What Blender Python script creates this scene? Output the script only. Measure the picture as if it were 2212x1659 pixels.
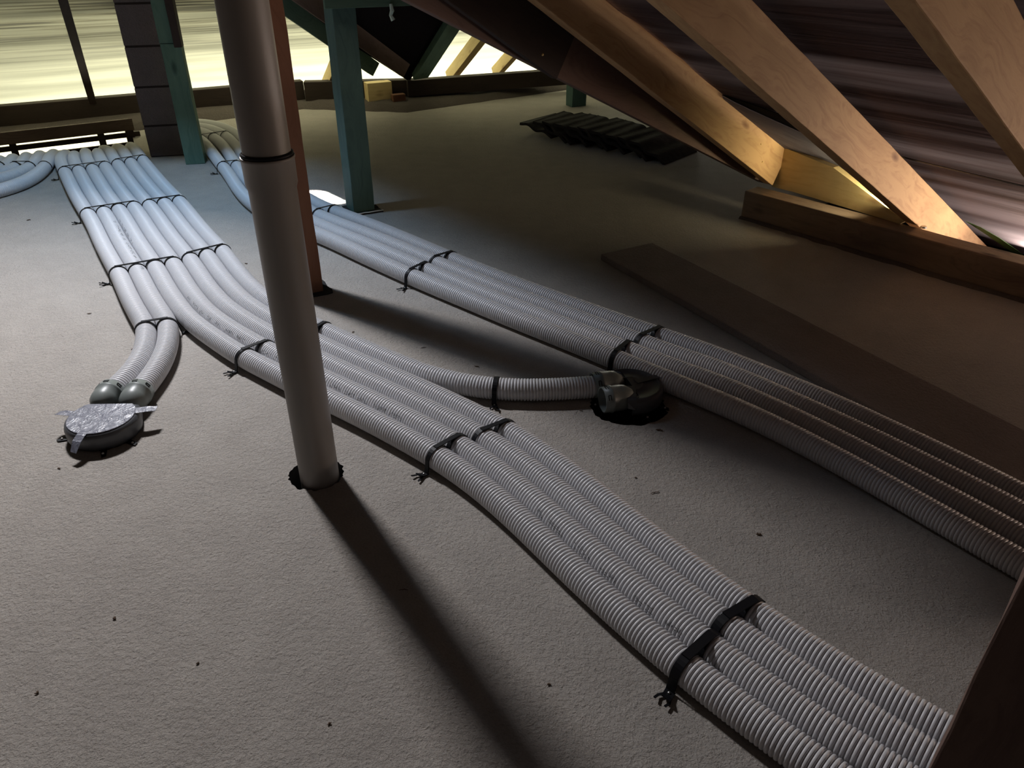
import bpy, bmesh, math, random
import numpy as np
from mathutils import Vector, Matrix
from mathutils.geometry import delaunay_2d_cdt

# ------------------------------------------------------------------ scene
for o in list(bpy.data.objects):
    bpy.data.objects.remove(o)
SC = bpy.context.scene
COL = SC.collection
random.seed(11)

# ------------------------------------------------------------------ camera
CX, CY, FPX = 1106.0, 829.5, 1661.0        # principal point and focal length in px of the 2212 x 1659 frame
PITCH = math.radians(31.3)
CAM_H = 1.37
SP, CP = math.sin(PITCH), math.cos(PITCH)
cam_d = bpy.data.cameras.new('camera')
cam = bpy.data.objects.new('camera', cam_d)
COL.objects.link(cam)
cam.location = (0, 0, CAM_H)
cam.rotation_euler = (math.radians(90) - PITCH, 0, 0)
cam_d.sensor_width = 36.0
cam_d.lens = 36.0 * FPX / 2212.0
cam_d.clip_start = 0.02
SC.camera = cam

# ------------------------------------------------------------------ world
world = bpy.data.worlds.new('attic_world')
SC.world = world
world.use_nodes = True
bg = world.node_tree.nodes['Background']
bg.inputs[0].default_value = (0.64, 0.50, 0.44, 1)
bg.inputs[1].default_value = 0.036

SC.view_settings.view_transform = 'Standard'
SC.view_settings.look = 'None'
SC.view_settings.gamma = 1.0
SC.view_settings.use_curve_mapping = False
SC.view_settings.exposure = 0.0


def area(name, loc, direction, sx, sy, power, color, spread=180.0, xdir=None):
    d = bpy.data.lights.new(name, 'AREA')
    d.shape = 'RECTANGLE'
    d.size, d.size_y = sx, sy
    d.energy = power
    d.color = color
    d.spread = math.radians(spread)
    o = bpy.data.objects.new(name, d)
    COL.objects.link(o)
    z = -Vector(direction).normalized()
    x = Vector(xdir) if xdir is not None else Vector((1, 0, 0))
    x = (x - z * x.dot(z)).normalized()
    y = z.cross(x)
    m = Matrix((x, y, z)).transposed().to_4x4()
    m.translation = Vector(loc)
    o.matrix_world = m
    return o


# daylight entering through the small roof window
WIN = Vector((-1.83, 3.67, 2.30))
area('roof_window_daylight', WIN, (-0.25, -0.95, -0.20), 0.42, 0.17, 138.0, (1.0, 0.90, 0.83))
area('roof_window_sky', WIN, (0.05, -0.10, -1), 0.42, 0.17, 40.0, (0.45, 0.70, 1.0))
# the sun shaft through the same window: a near-parallel beam
PATCH = Vector((-1.06, 4.31, 0.0))
area('roof_window_sun', WIN, PATCH - WIN, 0.31, 0.20, 24.0, (1.0, 0.98, 0.93), spread=1.6)
# daylight under the tiles at the far eaves, behind the underlay
area('far_eaves_daylight', (-2.40, 8.30, 0.30), (0.38, -0.88, 0.35), 5.4, 0.30, 310.0, (1.0, 0.97, 0.78), xdir=(0.89, 0.455, 0))
area('far_eaves_daylight', (1.05, 10.0, 0.30), (0.38, -0.88, 0.35), 2.6, 0.30, 120.0, (1.0, 0.97, 0.86), xdir=(0.89, 0.455, 0))
# daylight at the near right eaves, with one added fill lamp
area('near_eaves_tile_gap', (3.55, 2.90, -0.10), (-0.72, -0.58, 0.46), 2.4, 0.10, 120.0, (1.0, 0.86, 0.82), xdir=(0.64, -0.77, 0))
area('near_eaves_daylight', (3.25, 1.85, 0.14), (-0.85, -0.15, 0.28), 1.0, 0.12, 20.0, (1.0, 0.76, 0.60), xdir=(0.64, -0.77, 0))
area('rafter_fill_light', (1.765, 3.475, 0.26), (-0.6, 0.55, 0.10), 0.12, 0.06, 1.4, (1.0, 0.86, 0.52), spread=100, xdir=(0.64, -0.77, 0))  # hidden fill lamp added behind the middle rafter to brighten rafter and board
area('near_eaves_daylight', (2.85, 3.20, -0.04), (-0.6, -0.45, 0.65), 0.9, 0.08, 12.0, (1.0, 0.78, 0.66), xdir=(0.64, -0.77, 0))
area('near_eaves_gap', (2.50, 3.05, 0.24), (-0.75, 0.15, 0.5), 0.7, 0.06, 6, (1.0, 0.84, 0.55), xdir=(0.64, -0.77, 0))


# ------------------------------------------------------------------ surveying helpers
def ray(u, v):
    x = (u - CX) / FPX
    y = -(v - CY) / FPX
    return Vector((x, CP + y * SP, -SP + y * CP))


CAMP = Vector((0, 0, CAM_H))


def at(u, v, z=0.0):
    """world point at height z that the survey photograph shows at (u, v)"""
    r = ray(u, v)
    t = (z - CAM_H) / r.z
    return CAMP + r * t


def onplane(u, v, p, n):
    r = ray(u, v)
    t = (Vector(p) - CAMP).dot(n) / r.dot(n)
    return CAMP + r * t


# ------------------------------------------------------------------ object helpers
def tag(o, label=None, cat=None, group=None, kind=None):
    if label: o['label'] = label
    if cat: o['category'] = cat
    if group: o['group'] = group
    if kind: o['kind'] = kind
    return o


def empty(name, loc):
    o = bpy.data.objects.new(name, None)
    COL.objects.link(o)
    o.location = loc
    o.empty_display_size = 0.1
    return o


def link(name, me, mat, parent=None, smooth=False):
    o = bpy.data.objects.new(name, me)
    COL.objects.link(o)
    if mat: me.materials.append(mat)
    if parent:
        o.parent = parent
        o.matrix_parent_inverse = Matrix.Identity(4)
    if smooth:
        for p in me.polygons: p.use_smooth = True
    return o


def from_bm(name, bm, mat, parent=None, smooth=False, origin=None):
    if origin is not None:
        bmesh.ops.translate(bm, verts=bm.verts, vec=-Vector(origin))
    bmesh.ops.recalc_face_normals(bm, faces=bm.faces)
    me = bpy.data.meshes.new(name)
    bm.to_mesh(me); bm.free()
    o = link(name, me, mat, None, smooth)
    if origin is not None:
        o.location = origin
    if parent:
        o.parent = parent
        o.location = (Vector(origin) if origin is not None else Vector((0, 0, 0))) - parent.location
    return o


def mat(name, color, rough=0.7, bump=None, spec=0.3, metallic=0.0):
    m = bpy.data.materials.new(name)
    m.use_nodes = True
    b = m.node_tree.nodes['Principled BSDF']
    b.inputs['Base Color'].default_value = (*color, 1)
    b.inputs['Roughness'].default_value = rough
    b.inputs['Specular IOR Level'].default_value = spec
    b.inputs['Metallic'].default_value = metallic
    return m


def N(nt, t, **kw):
    n = nt.nodes.new(t)
    for k, v in kw.items(): setattr(n, k, v)
    return n


def noise(nt, vec, scale, detail=4, rough=0.55, dist=0.0):
    n = N(nt, 'ShaderNodeTexNoise')
    n.inputs['Scale'].default_value = scale
    n.inputs['Detail'].default_value = detail
    n.inputs['Roughness'].default_value = rough
    n.inputs['Distortion'].default_value = dist
    nt.links.new(vec, n.inputs['Vector'])
    return n.outputs['Fac']


def ramp(nt, fac, stops):
    r = N(nt, 'ShaderNodeValToRGB')
    el = r.color_ramp.elements
    while len(el) < len(stops): el.new(0.5)
    for e, (p, c) in zip(el, stops):
        e.position = p
        e.color = (*c, 1) if len(c) == 3 else c
    nt.links.new(fac, r.inputs[0])
    return r.outputs[0]


def mixc(nt, fac, a, b, mode='MIX'):
    m = N(nt, 'ShaderNodeMix', data_type='RGBA', blend_type=mode)
    if isinstance(fac, (int, float)): m.inputs[0].default_value = fac
    else: nt.links.new(fac, m.inputs[0])
    for s, i in ((a, 6), (b, 7)):
        if isinstance(s, tuple): m.inputs[i].default_value = (*s, 1)
        else: nt.links.new(s, m.inputs[i])
    return m.outputs[2]


def bump(nt, h, strength, dist, prev=None):
    b = N(nt, 'ShaderNodeBump')
    b.inputs['Strength'].default_value = strength
    b.inputs['Distance'].default_value = dist
    nt.links.new(h, b.inputs['Height'])
    if prev: nt.links.new(prev, b.inputs['Normal'])
    return b.outputs[0]


def mapped(nt, scale=(1, 1, 1), coord='Object', loc=(0, 0, 0)):
    tc = N(nt, 'ShaderNodeTexCoord')
    mp = N(nt, 'ShaderNodeMapping')
    mp.inputs['Scale'].default_value = scale
    mp.inputs['Location'].default_value = loc
    nt.links.new(tc.outputs[coord], mp.inputs['Vector'])
    return mp.outputs[0]


# ------------------------------------------------------------------ materials
def concrete(name, c0, c1, c2, fine=230.0):
    m = mat(name, c1, 0.9, spec=0.15)
    nt = m.node_tree; b = nt.nodes['Principled BSDF']
    v = mapped(nt)
    big = noise(nt, v, 1.1, 5, 0.6)
    col = ramp(nt, big, [(0.3, c0), (0.5, c1), (0.72, c2)])
    mid = noise(nt, v, 9.0, 6, 0.6)
    col = mixc(nt, 0.35, col, ramp(nt, mid, [(0.3, tuple(x * 0.78 for x in c1)), (0.7, tuple(min(1, x * 1.15) for x in c1))]))
    pit = noise(nt, mapped(nt, (1, 1, 1)), 95.0, 3, 0.6)
    pitm = ramp(nt, pit, [(0.66, (0, 0, 0)), (0.74, (1, 1, 1))])
    col = mixc(nt, pitm, col, tuple(x * 0.62 for x in c1))
    nt.links.new(col, b.inputs['Base Color'])
    st = noise(nt, mapped(nt, (40, 110, 60)), 2.2, 5, 0.65)
    grit = noise(nt, v, 170.0, 5, 0.7)
    col2 = mixc(nt, 0.5, col, mixc(nt, 1.0, col, ramp(nt, grit, [(0.34, (0.72, 0.70, 0.68)), (0.62, (1.12, 1.12, 1.12))]), 'MULTIPLY'))
    nt.links.new(col2, b.inputs['Base Color'])
    n1 = bump(nt, st, 0.5, 0.006)
    n2 = bump(nt, grit, 1.0, 0.006, n1)
    n2 = bump(nt, noise(nt, v, 62.0, 4, 0.6), 0.7, 0.010, n2)
    n3 = bump(nt, pitm, -0.6, 0.004, n2)
    n4 = bump(nt, noise(nt, v, 5.0, 3, 0.5), 0.3, 0.012, n3)
    nt.links.new(n4, b.inputs['Normal'])
    return m


M_FLOOR = concrete('screed_floor', (0.46, 0.42, 0.385), (0.50, 0.46, 0.42), (0.56, 0.52, 0.48))
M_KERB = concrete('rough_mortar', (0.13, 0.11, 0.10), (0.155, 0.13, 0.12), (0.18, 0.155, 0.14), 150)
M_DULL = concrete('dusty_board', (0.24, 0.20, 0.19), (0.29, 0.24, 0.225), (0.33, 0.28, 0.26), 150)
M_BLOCK = concrete('plaster_block', (0.20, 0.165, 0.155), (0.24, 0.195, 0.185), (0.28, 0.23, 0.215), 120)


def wood(name, a, b_, dark, rough=0.75, knots=True, grain=1.0, stain=0.0):
    """plank running along local X"""
    m = mat(name, a, rough, spec=0.2)
    nt = m.node_tree; b = nt.nodes['Principled BSDF']
    warp = noise(nt, mapped(nt, (0.8, 2.2, 2.2)), 1.6, 3, 0.5)
    v = mapped(nt, (1.0, 18.0, 18.0))
    vv = N(nt, 'ShaderNodeVectorMath', operation='ADD')
    nt.links.new(v, vv.inputs[0])
    cc = N(nt, 'ShaderNodeCombineXYZ')
    mul = N(nt, 'ShaderNodeMath', operation='MULTIPLY'); mul.inputs[1].default_value = 9.0
    nt.links.new(warp, mul.inputs[0])
    nt.links.new(mul.outputs[0], cc.inputs[1]); nt.links.new(mul.outputs[0], cc.inputs[2])
    nt.links.new(cc.outputs[0], vv.inputs[1])
    g = noise(nt, vv.outputs[0], 2.4 * grain, 5, 0.6)
    col = ramp(nt, g, [(0.3, b_), (0.52, a), (0.68, a), (0.8, b_)])
    blotch = noise(nt, mapped(nt, (1.2, 4, 4)), 2.0, 4, 0.6)
    col = mixc(nt, ramp(nt, blotch, [(0.45, (0, 0, 0)), (0.72, (0.45 + stain,) * 3)]), col, tuple((x + y) / 2 for x, y in zip(b_, dark)))
    if knots:
        vo = N(nt, 'ShaderNodeTexVoronoi')
        vo.inputs['Scale'].default_value = 1.0
        vo.inputs['Randomness'].default_value = 1.0
        nt.links.new(mapped(nt, (3.2, 8.5, 8.5), loc=(0.3, 0.2, 0.4)), vo.inputs['Vector'])
        kn = ramp(nt, vo.outputs['Distance'], [(0.05, (1, 1, 1)), (0.17, (0, 0, 0))])
        col = mixc(nt, kn, col, dark)
    nt.links.new(col, b.inputs['Base Color'])
    n1 = bump(nt, g, 0.25, 0.002)
    n2 = bump(nt, noise(nt, mapped(nt, (30, 160, 160)), 1.0, 3, 0.6), 0.4, 0.0015, n1)
    nt.links.new(n2, b.inputs['Normal'])
    return m


M_PINE = wood('pine', (0.58, 0.37, 0.19), (0.47, 0.28, 0.14), (0.16, 0.07, 0.035))
M_PINE_BROWN = wood('brown_pine', (0.16, 0.105, 0.085), (0.125, 0.08, 0.068), (0.06, 0.035, 0.03))
M_PINE_ORANGE = wood('orange_pine', (0.19, 0.092, 0.055), (0.155, 0.072, 0.042), (0.15, 0.06, 0.04), knots=False)
M_GREEN = wood('green_timber', (0.12, 0.20, 0.15), (0.09, 0.16, 0.12), (0.04, 0.08, 0.06))  # green timber tone with grain
M_TEAL = wood('teal_timber', (0.085, 0.15, 0.135), (0.062, 0.115, 0.105), (0.03, 0.06, 0.055), knots=False)  # teal timber tone with grain
M_DARK = wood('dark_timber', (0.045, 0.032, 0.027), (0.034, 0.025, 0.022), (0.015, 0.012, 0.012), knots=False)
M_YELLOW = wood('pale_yellow_lit_pine', (0.70, 0.55, 0.28), (0.62, 0.46, 0.22), (0.30, 0.18, 0.09))  # daylight on the far rafters and blocking board put into the yellow
M_PLATE = wood('weathered_plate', (0.30, 0.22, 0.165), (0.22, 0.16, 0.125), (0.10, 0.07, 0.055), stain=0.3)
M_PLATE_L = wood('dark_sill', (0.15, 0.105, 0.085), (0.11, 0.08, 0.065), (0.05, 0.035, 0.03), knots=False)

M_DUCT = mat('duct_plastic', (0.63, 0.625, 0.64), 0.38, spec=0.45)
M_BLACK = mat('black_plastic', (0.006, 0.006, 0.008), 0.5, spec=0.2)
M_INK = mat('black_ink', (0.03, 0.03, 0.032), 0.7)
M_FELT_SHADE = mat('black_felt_and_hole_shade', (0.025, 0.025, 0.026), 0.95)
M_VOID = mat('void_black', (0.006, 0.005, 0.006), 0.95, spec=0.05)
M_PLENUM = mat('grey_plenum_plastic', (0.19, 0.21, 0.20), 0.40, spec=0.45)
M_PBODY = mat('dark_plenum_plastic', (0.075, 0.078, 0.085), 0.38, spec=0.5)
M_TAPE = mat('silver_tape', (0.155, 0.16, 0.20), 0.36, spec=0.6)
_nt = M_TAPE.node_tree
_nt.links.new(bump(_nt, noise(_nt, mapped(_nt), 22.0, 4, 0.6, 1.5), 0.9, 0.006), _nt.nodes['Principled BSDF'].inputs['Normal'])
M_METAL = mat('zinc_screw', (0.6, 0.6, 0.58), 0.35, metallic=0.9)
M_BRASS = mat('brass_nail', (0.75, 0.55, 0.25), 0.4, metallic=0.8)
M_CHIP = mat('dark_splinter', (0.10, 0.065, 0.045), 0.9)
M_STRAW = mat('pale_splinter', (0.55, 0.45, 0.28), 0.9)
M_PAPER = mat('pale_felt_edge', (0.62, 0.58, 0.52), 0.9)
M_RAG = mat('pale_rag', (0.6, 0.75, 0.68), 0.9)
M_GREENEDGE = mat('green_film_edge', (0.10, 0.22, 0.06), 0.6)


def pipe_mat():
    m = mat('grey_soil_pipe', (0.27, 0.245, 0.225), 0.42, spec=0.4)
    nt = m.node_tree; b = nt.nodes['Principled BSDF']
    n = noise(nt, mapped(nt, (6, 6, 1)), 2.0, 4)
    nt.links.new(ramp(nt, n, [(0.3, (0.215, 0.195, 0.175)), (0.7, (0.26, 0.235, 0.215))]), b.inputs['Base Color'])
    return m


M_PIPE = pipe_mat()


def tile_mat():
    m = mat('dark_roof_tile', (0.04, 0.03, 0.028), 0.85)
    nt = m.node_tree; b = nt.nodes['Principled BSDF']
    n = noise(nt, mapped(nt), 30, 4)
    nt.links.new(ramp(nt, n, [(0.3, (0.014, 0.010, 0.010)), (0.7, (0.032, 0.024, 0.022))]), b.inputs['Base Color'])
    nt.links.new(bump(nt, noise(nt, mapped(nt), 90, 4), 0.5, 0.003), b.inputs['Normal'])
    return m


M_TILE = tile_mat()


def membrane(name, c_ref, c_tr, wr_stops, scale, tmix=0.6):
    """breathable roof underlay: a thin sheet that daylight behind it shines through; folds let less light pass"""
    m = bpy.data.materials.new(name)
    m.use_nodes = True
    nt = m.node_tree
    for n in list(nt.nodes): nt.nodes.remove(n)
    out = N(nt, 'ShaderNodeOutputMaterial')
    v = mapped(nt, scale)
    w = noise(nt, v, 1.0, 5, 0.6, 0.4)
    fold = ramp(nt, w, wr_stops)
    # folds are gathered in the upper part of the sheet, where it hangs loose (local Y runs up the slope)
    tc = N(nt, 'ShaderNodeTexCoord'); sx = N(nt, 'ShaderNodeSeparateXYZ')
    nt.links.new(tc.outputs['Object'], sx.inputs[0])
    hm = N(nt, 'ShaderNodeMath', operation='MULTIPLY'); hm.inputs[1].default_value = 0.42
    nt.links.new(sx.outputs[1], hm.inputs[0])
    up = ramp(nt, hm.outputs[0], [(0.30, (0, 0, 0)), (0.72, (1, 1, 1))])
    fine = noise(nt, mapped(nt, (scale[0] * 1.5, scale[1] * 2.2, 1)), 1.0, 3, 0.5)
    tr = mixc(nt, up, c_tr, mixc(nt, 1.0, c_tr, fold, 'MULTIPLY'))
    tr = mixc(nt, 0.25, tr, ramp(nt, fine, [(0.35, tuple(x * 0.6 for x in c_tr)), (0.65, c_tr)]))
    nrm = bump(nt, w, 0.8, 0.02)
    d = N(nt, 'ShaderNodeBsdfDiffuse'); d.inputs[0].default_value = (*c_ref, 1)
    t = N(nt, 'ShaderNodeBsdfTranslucent')
    nt.links.new(tr, t.inputs[0])
    nt.links.new(nrm, d.inputs['Normal'])
    mx = N(nt, 'ShaderNodeMixShader'); mx.inputs[0].default_value = tmix
    nt.links.new(d.outputs[0], mx.inputs[1]); nt.links.new(t.outputs[0], mx.inputs[2])
    nt.links.new(mx.outputs[0], out.inputs[0])
    return m


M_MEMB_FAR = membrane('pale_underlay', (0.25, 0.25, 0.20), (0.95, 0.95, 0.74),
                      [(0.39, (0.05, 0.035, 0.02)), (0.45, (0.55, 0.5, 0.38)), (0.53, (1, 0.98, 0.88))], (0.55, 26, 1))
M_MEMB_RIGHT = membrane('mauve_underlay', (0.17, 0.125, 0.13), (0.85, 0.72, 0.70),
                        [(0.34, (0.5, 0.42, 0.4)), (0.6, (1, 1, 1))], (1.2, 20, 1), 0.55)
M_FLAP = membrane('grey_underlay_flap', (0.30, 0.28, 0.33), (0.6, 0.58, 0.66), [(0.3, (0.7, 0.7, 0.7)), (0.6, (1, 1, 1))], (2, 9, 1), 0.5)


# ------------------------------------------------------------------ building blocks
def bevel(bm, w, seg=2):
    bmesh.ops.bevel(bm, geom=list(bm.edges), offset=w, segments=seg, affect='EDGES', profile=0.6)


def beam(name, A, B, w, d, side, m, parent=None, anchor='low_near', rough=0.0, bev=0.004, up=None):
    """timber from A to B; side = horizontal direction from the near face to the far face.
    A-B is the lower edge of the near face; d is its depth, w its thickness"""
    A, B, side = Vector(A), Vector(B), Vector(side).normalized()
    x = (B - A).normalized()
    y = (side - x * side.dot(x)).normalized()
    z = x.cross(y)
    if z.z < 0 or (up is not None and z.dot(Vector(up)) < 0):
        z = -z
    L = (B - A).length
    bm = bmesh.new()
    n = max(2, int(L / 0.12))
    rnd = random.Random(sum(map(ord, name)) + int(L * 1000))
    rings = []
    for i in range(n + 1):
        s = L * i / n
        jy, jz = (rnd.uniform(-rough, rough), rnd.uniform(-rough, rough)) if rough else (0, 0)
        rings.append([bm.verts.new((s, a + jy, c + jz)) for a, c in ((0, 0), (w, 0), (w, d), (0, d))])
    for i in range(n):
        for k in range(4):
            bm.faces.new((rings[i][k], rings[i][(k + 1) % 4], rings[i + 1][(k + 1) % 4], rings[i + 1][k]))
    bm.faces.new(rings[0]); bm.faces.new(rings[-1][::-1])
    bmesh.ops.recalc_face_normals(bm, faces=bm.faces)
    edges = [e for e in bm.edges if len(e.link_faces) == 2 and e.calc_face_angle(0) > 0.8]
    bmesh.ops.bevel(bm, geom=edges, offset=bev, segments=2, affect='EDGES', profile=0.6)
    me = bpy.data.meshes.new(name)
    bm.to_mesh(me); bm.free()
    # keep the frame right-handed
    if x.cross(y).dot(z) < 0:
        for v in me.vertices: v.co.y = -v.co.y
        y = -y
        me.flip_normals()
    o = link(name, me, m)
    M = Matrix((x, y, z)).transposed().to_4x4()
    M.translation = A
    if parent:
        o.parent = parent
        M.translation = A - parent.location
    o.matrix_basis = M
    return o


def post(name, C, e1, e2, w1, w2, z0, z1, m, parent=None, rough=0.0015):
    """upright timber; C floor corner, faces along e1 (w1) and e2 (w2)"""
    e1, e2 = Vector((*e1, 0)).normalized(), Vector((*e2, 0)).normalized()
    bm = bmesh.new()
    rings = []
    n = max(3, int((z1 - z0) / 0.1))
    rnd = random.Random(int(C[0] * 1000))
    for i in range(n + 1):
        z = z0 + (z1 - z0) * i / n
        ring = []
        for a, b in ((0, 0), (w1, 0), (w1, w2), (0, w2)):
            p = e1 * (a + rnd.uniform(-rough, rough)) + e2 * (b + rnd.uniform(-rough, rough))
            ring.append(bm.verts.new((z, p.x, p.y)))
        rings.append(ring)
    for i in range(n):
        for k in range(4):
            bm.faces.new((rings[i][k], rings[i][(k + 1) % 4], rings[i + 1][(k + 1) % 4], rings[i + 1][k]))
    bm.faces.new(rings[0]); bm.faces.new(rings[-1][::-1])
    bmesh.ops.recalc_face_normals(bm, faces=bm.faces)
    edges = [e for e in bm.edges if len(e.link_faces) == 2 and e.calc_face_angle(0) > 0.8]
    bmesh.ops.bevel(bm, geom=edges, offset=0.004, segments=2, affect='EDGES', profile=0.6)
    me = bpy.data.meshes.new(name)
    bm.to_mesh(me); bm.free()
    o = link(name, me, m)
    # local x -> world z, local y -> world x, local z -> world y
    M = Matrix(((0, 1, 0), (0, 0, 1), (1, 0, 0))).to_4x4()
    M.translation = Vector((C[0], C[1], 0))
    if parent:
        o.parent = parent
        M.translation = Vector((C[0], C[1], 0)) - parent.location
    o.matrix_basis = M
    return o


def panel(name, pts, thick, m, parent=None, up=None, ndir=None):
    """flat board from coplanar world points, given a real thickness; local X along the first edge"""
    pts = [Vector(p) for p in pts]
    x = (pts[1] - pts[0]).normalized()
    n = Vector((0, 0, 0))
    for i in range(1, len(pts) - 1):
        n += (pts[i] - pts[0]).cross(pts[i + 1] - pts[0])
    n.normalize()
    if ndir is not None and n.dot(Vector(ndir)) < 0: n = -n
    y = n.cross(x)
    M = Matrix((x, y, n)).transposed()
    loc = [M.transposed() @ (p - pts[0]) for p in pts]
    bm = bmesh.new()
    a = [bm.verts.new((p.x, p.y, 0)) for p in loc]
    if thick > 0:
        b = [bm.verts.new((p.x, p.y, -thick)) for p in loc]
        bm.faces.new(a); bm.faces.new(b[::-1])
        k = len(a)
        for i in range(k):
            bm.faces.new((a[i], b[i], b[(i + 1) % k], a[(i + 1) % k]))
    else:
        bm.faces.new(a)
    bmesh.ops.recalc_face_normals(bm, faces=bm.faces)
    me = bpy.data.meshes.new(name)
    bm.to_mesh(me); bm.free()
    o = link(name, me, m)
    M4 = M.to_4x4(); M4.translation = pts[0]
    if parent:
        o.parent = parent
        M4.translation = pts[0] - parent.location
    o.matrix_basis = M4
    return o


def tube(bm, pts, rads, seg=16, caps=True):
    pts = [Vector(p) for p in pts]
    rings = []
    for i, p in enumerate(pts):
        t = (pts[min(i + 1, len(pts) - 1)] - pts[max(i - 1, 0)]).normalized()
        up = Vector((0, 0, 1)) if abs(t.z) < 0.9 else Vector((1, 0, 0))
        s = t.cross(up).normalized(); u = s.cross(t)
        r = rads[i] if hasattr(rads, '__len__') else rads
        rings.append([bm.verts.new(p + s * (r * math.cos(a)) + u * (r * math.sin(a)))
                      for a in (2 * math.pi * k / seg for k in range(seg))])
    for i in range(len(rings) - 1):
        for k in range(seg):
            bm.faces.new((rings[i][k], rings[i][(k + 1) % seg], rings[i + 1][(k + 1) % seg], rings[i + 1][k]))
    if caps:
        bm.faces.new(rings[0][::-1]); bm.faces.new(rings[-1])
    return rings


# ------------------------------------------------------------------ setting: floor
E1, E2 = (0.88, 0.48), (-0.50, 0.87)              # timber frame directions
PN = Vector((0.77, 0.64, 0))                       # outward, across the right-hand wall plate
PD = Vector((0.64, -0.77, 0))                      # along the right-hand wall plate
BN = Vector((-0.455, 0.89, 0))                     # outward, across the far eaves
BD = Vector((0.89, 0.455, 0))                      # along the far eaves

slot_near_a, slot_near_b = at(-60, 355, 0), at(292, 319, 0)   # edge where the ducts go down


def ragged(cx, cy, r, n=44, amp=0.10, seed=1, sx=1, sy=1):
    rr = random.Random(seed)
    return [(cx + sx * r * (1 + rr.uniform(-amp, amp)) * math.cos(2 * math.pi * i / n),
             cy + sy * r * (1 + rr.uniform(-amp, amp)) * math.sin(2 * math.pi * i / n)) for i in range(n)]


PIPE = at(691, 1030)
PL1 = at(221, 905, 0.05)                            # left plenum centre
PL2 = at(1362, 834, 0.05)                           # right plenum centre
holes = [ragged(PIPE.x - 0.012, PIPE.y + 0.012, 0.073, 60, 0.06, 3, 1.06, 1.0),
         ragged(PL1.x + 0.01, PL1.y - 0.01, 0.085, 44, 0.05, 5),
         ragged(PL2.x - 0.01, PL2.y - 0.045, 0.112, 60, 0.05, 8, 1.12, 1.0)]


def make_floor():
    sa = slot_near_a; sb = slot_near_b
    slot_end = sb + Vector((0.30, 0.19, 0)) * 0.1
    outer = [(-5.5, -1.5), (5.0, -1.5), (5.09, -0.2), (1.57, 4.04), (3.28, 5.46), (4.2, 9.6), (-5.5, 9.6)]
    d = (sb - sa).normalized(); nrm = Vector((-d.y, d.x, 0))
    slot = [sa - d * 0.9, sb, sb + nrm * 0.62, sa - d * 0.9 + nrm * 0.62]
    slot = [(p.x, p.y) for p in slot]
    vs, es = [], []
    loops = [outer, slot] + holes
    for lp in loops:
        b = len(vs)
        vs += [Vector(p) for p in lp]
        es += [(b + i, b + (i + 1) % len(lp)) for i in range(len(lp))]
    # a few inner points to keep triangles well shaped
    r = delaunay_2d_cdt(vs, es, [], 0, 1e-6)
    ov, oe, of = r[0], r[1], r[2]

    def inside(p, poly):
        c = False
        for i in range(len(poly)):
            x1, y1 = poly[i]; x2, y2 = poly[i - 1]
            if (y1 > p[1]) != (y2 > p[1]) and p[0] < (x2 - x1) * (p[1] - y1) / (y2 - y1) + x1: c = not c
        return c
    bm = bmesh.new()
    V = [bm.verts.new((p.x, p.y, 0)) for p in ov]
    for f in of:
        c = sum((ov[i] for i in f), Vector((0, 0))) / len(f)
        if any(inside(c, h) for h in [slot] + holes): continue
        if not inside(c, outer): continue
        bm.faces.new([V[i] for i in f])
    loose = [v for v in bm.verts if not v.link_faces]
    bmesh.ops.delete(bm, geom=loose, context='VERTS')
    be = [e for e in bm.edges if len(e.link_faces) == 1]
    r = bmesh.ops.extrude_edge_only(bm, edges=be)
    nv = [g for g in r['geom'] if isinstance(g, bmesh.types.BMVert)]
    bmesh.ops.translate(bm, verts=nv, vec=(0, 0, -0.22))
    for f in bm.faces:
        if f.normal.z < -0.5: f.normal_flip()
    bmesh.ops.recalc_face_normals(bm, faces=bm.faces)
    o = from_bm('floor', bm, M_FLOOR)
    o.data.materials.append(M_FELT_SHADE)
    for p_ in o.data.polygons:
        if abs(p_.normal.z) < 0.5: p_.material_index = 1  # slab side walls coloured near-black so the holes look deep and shaded
    tag(o, kind='structure')
    # black sheet standing in for the dark void below the holes
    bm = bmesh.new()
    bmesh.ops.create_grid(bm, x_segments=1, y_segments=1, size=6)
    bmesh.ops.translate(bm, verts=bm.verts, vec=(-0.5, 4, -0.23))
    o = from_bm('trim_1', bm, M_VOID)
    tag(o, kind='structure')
    return nrm, d


SLOT_N, SLOT_D = make_floor()

# ------------------------------------------------------------------ setting: right-hand roof slope
RS = 0.54
def roof_r(o):                                     # underside height of the right slope at offset o along PN
    return 0.790 + RS * (2.858 - o)


def slope_panel(name, corners, thick, m, kind='structure'):
    o = panel(name, corners, thick, m, ndir=(0, 0, 1))
    tag(o, kind=kind)
    return o


def rp(o, s, dz=0.0):                              # offset o across, s along the right slope
    p = PN * o + PD * s
    return Vector((p.x, p.y, roof_r(o) + dz))


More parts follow.
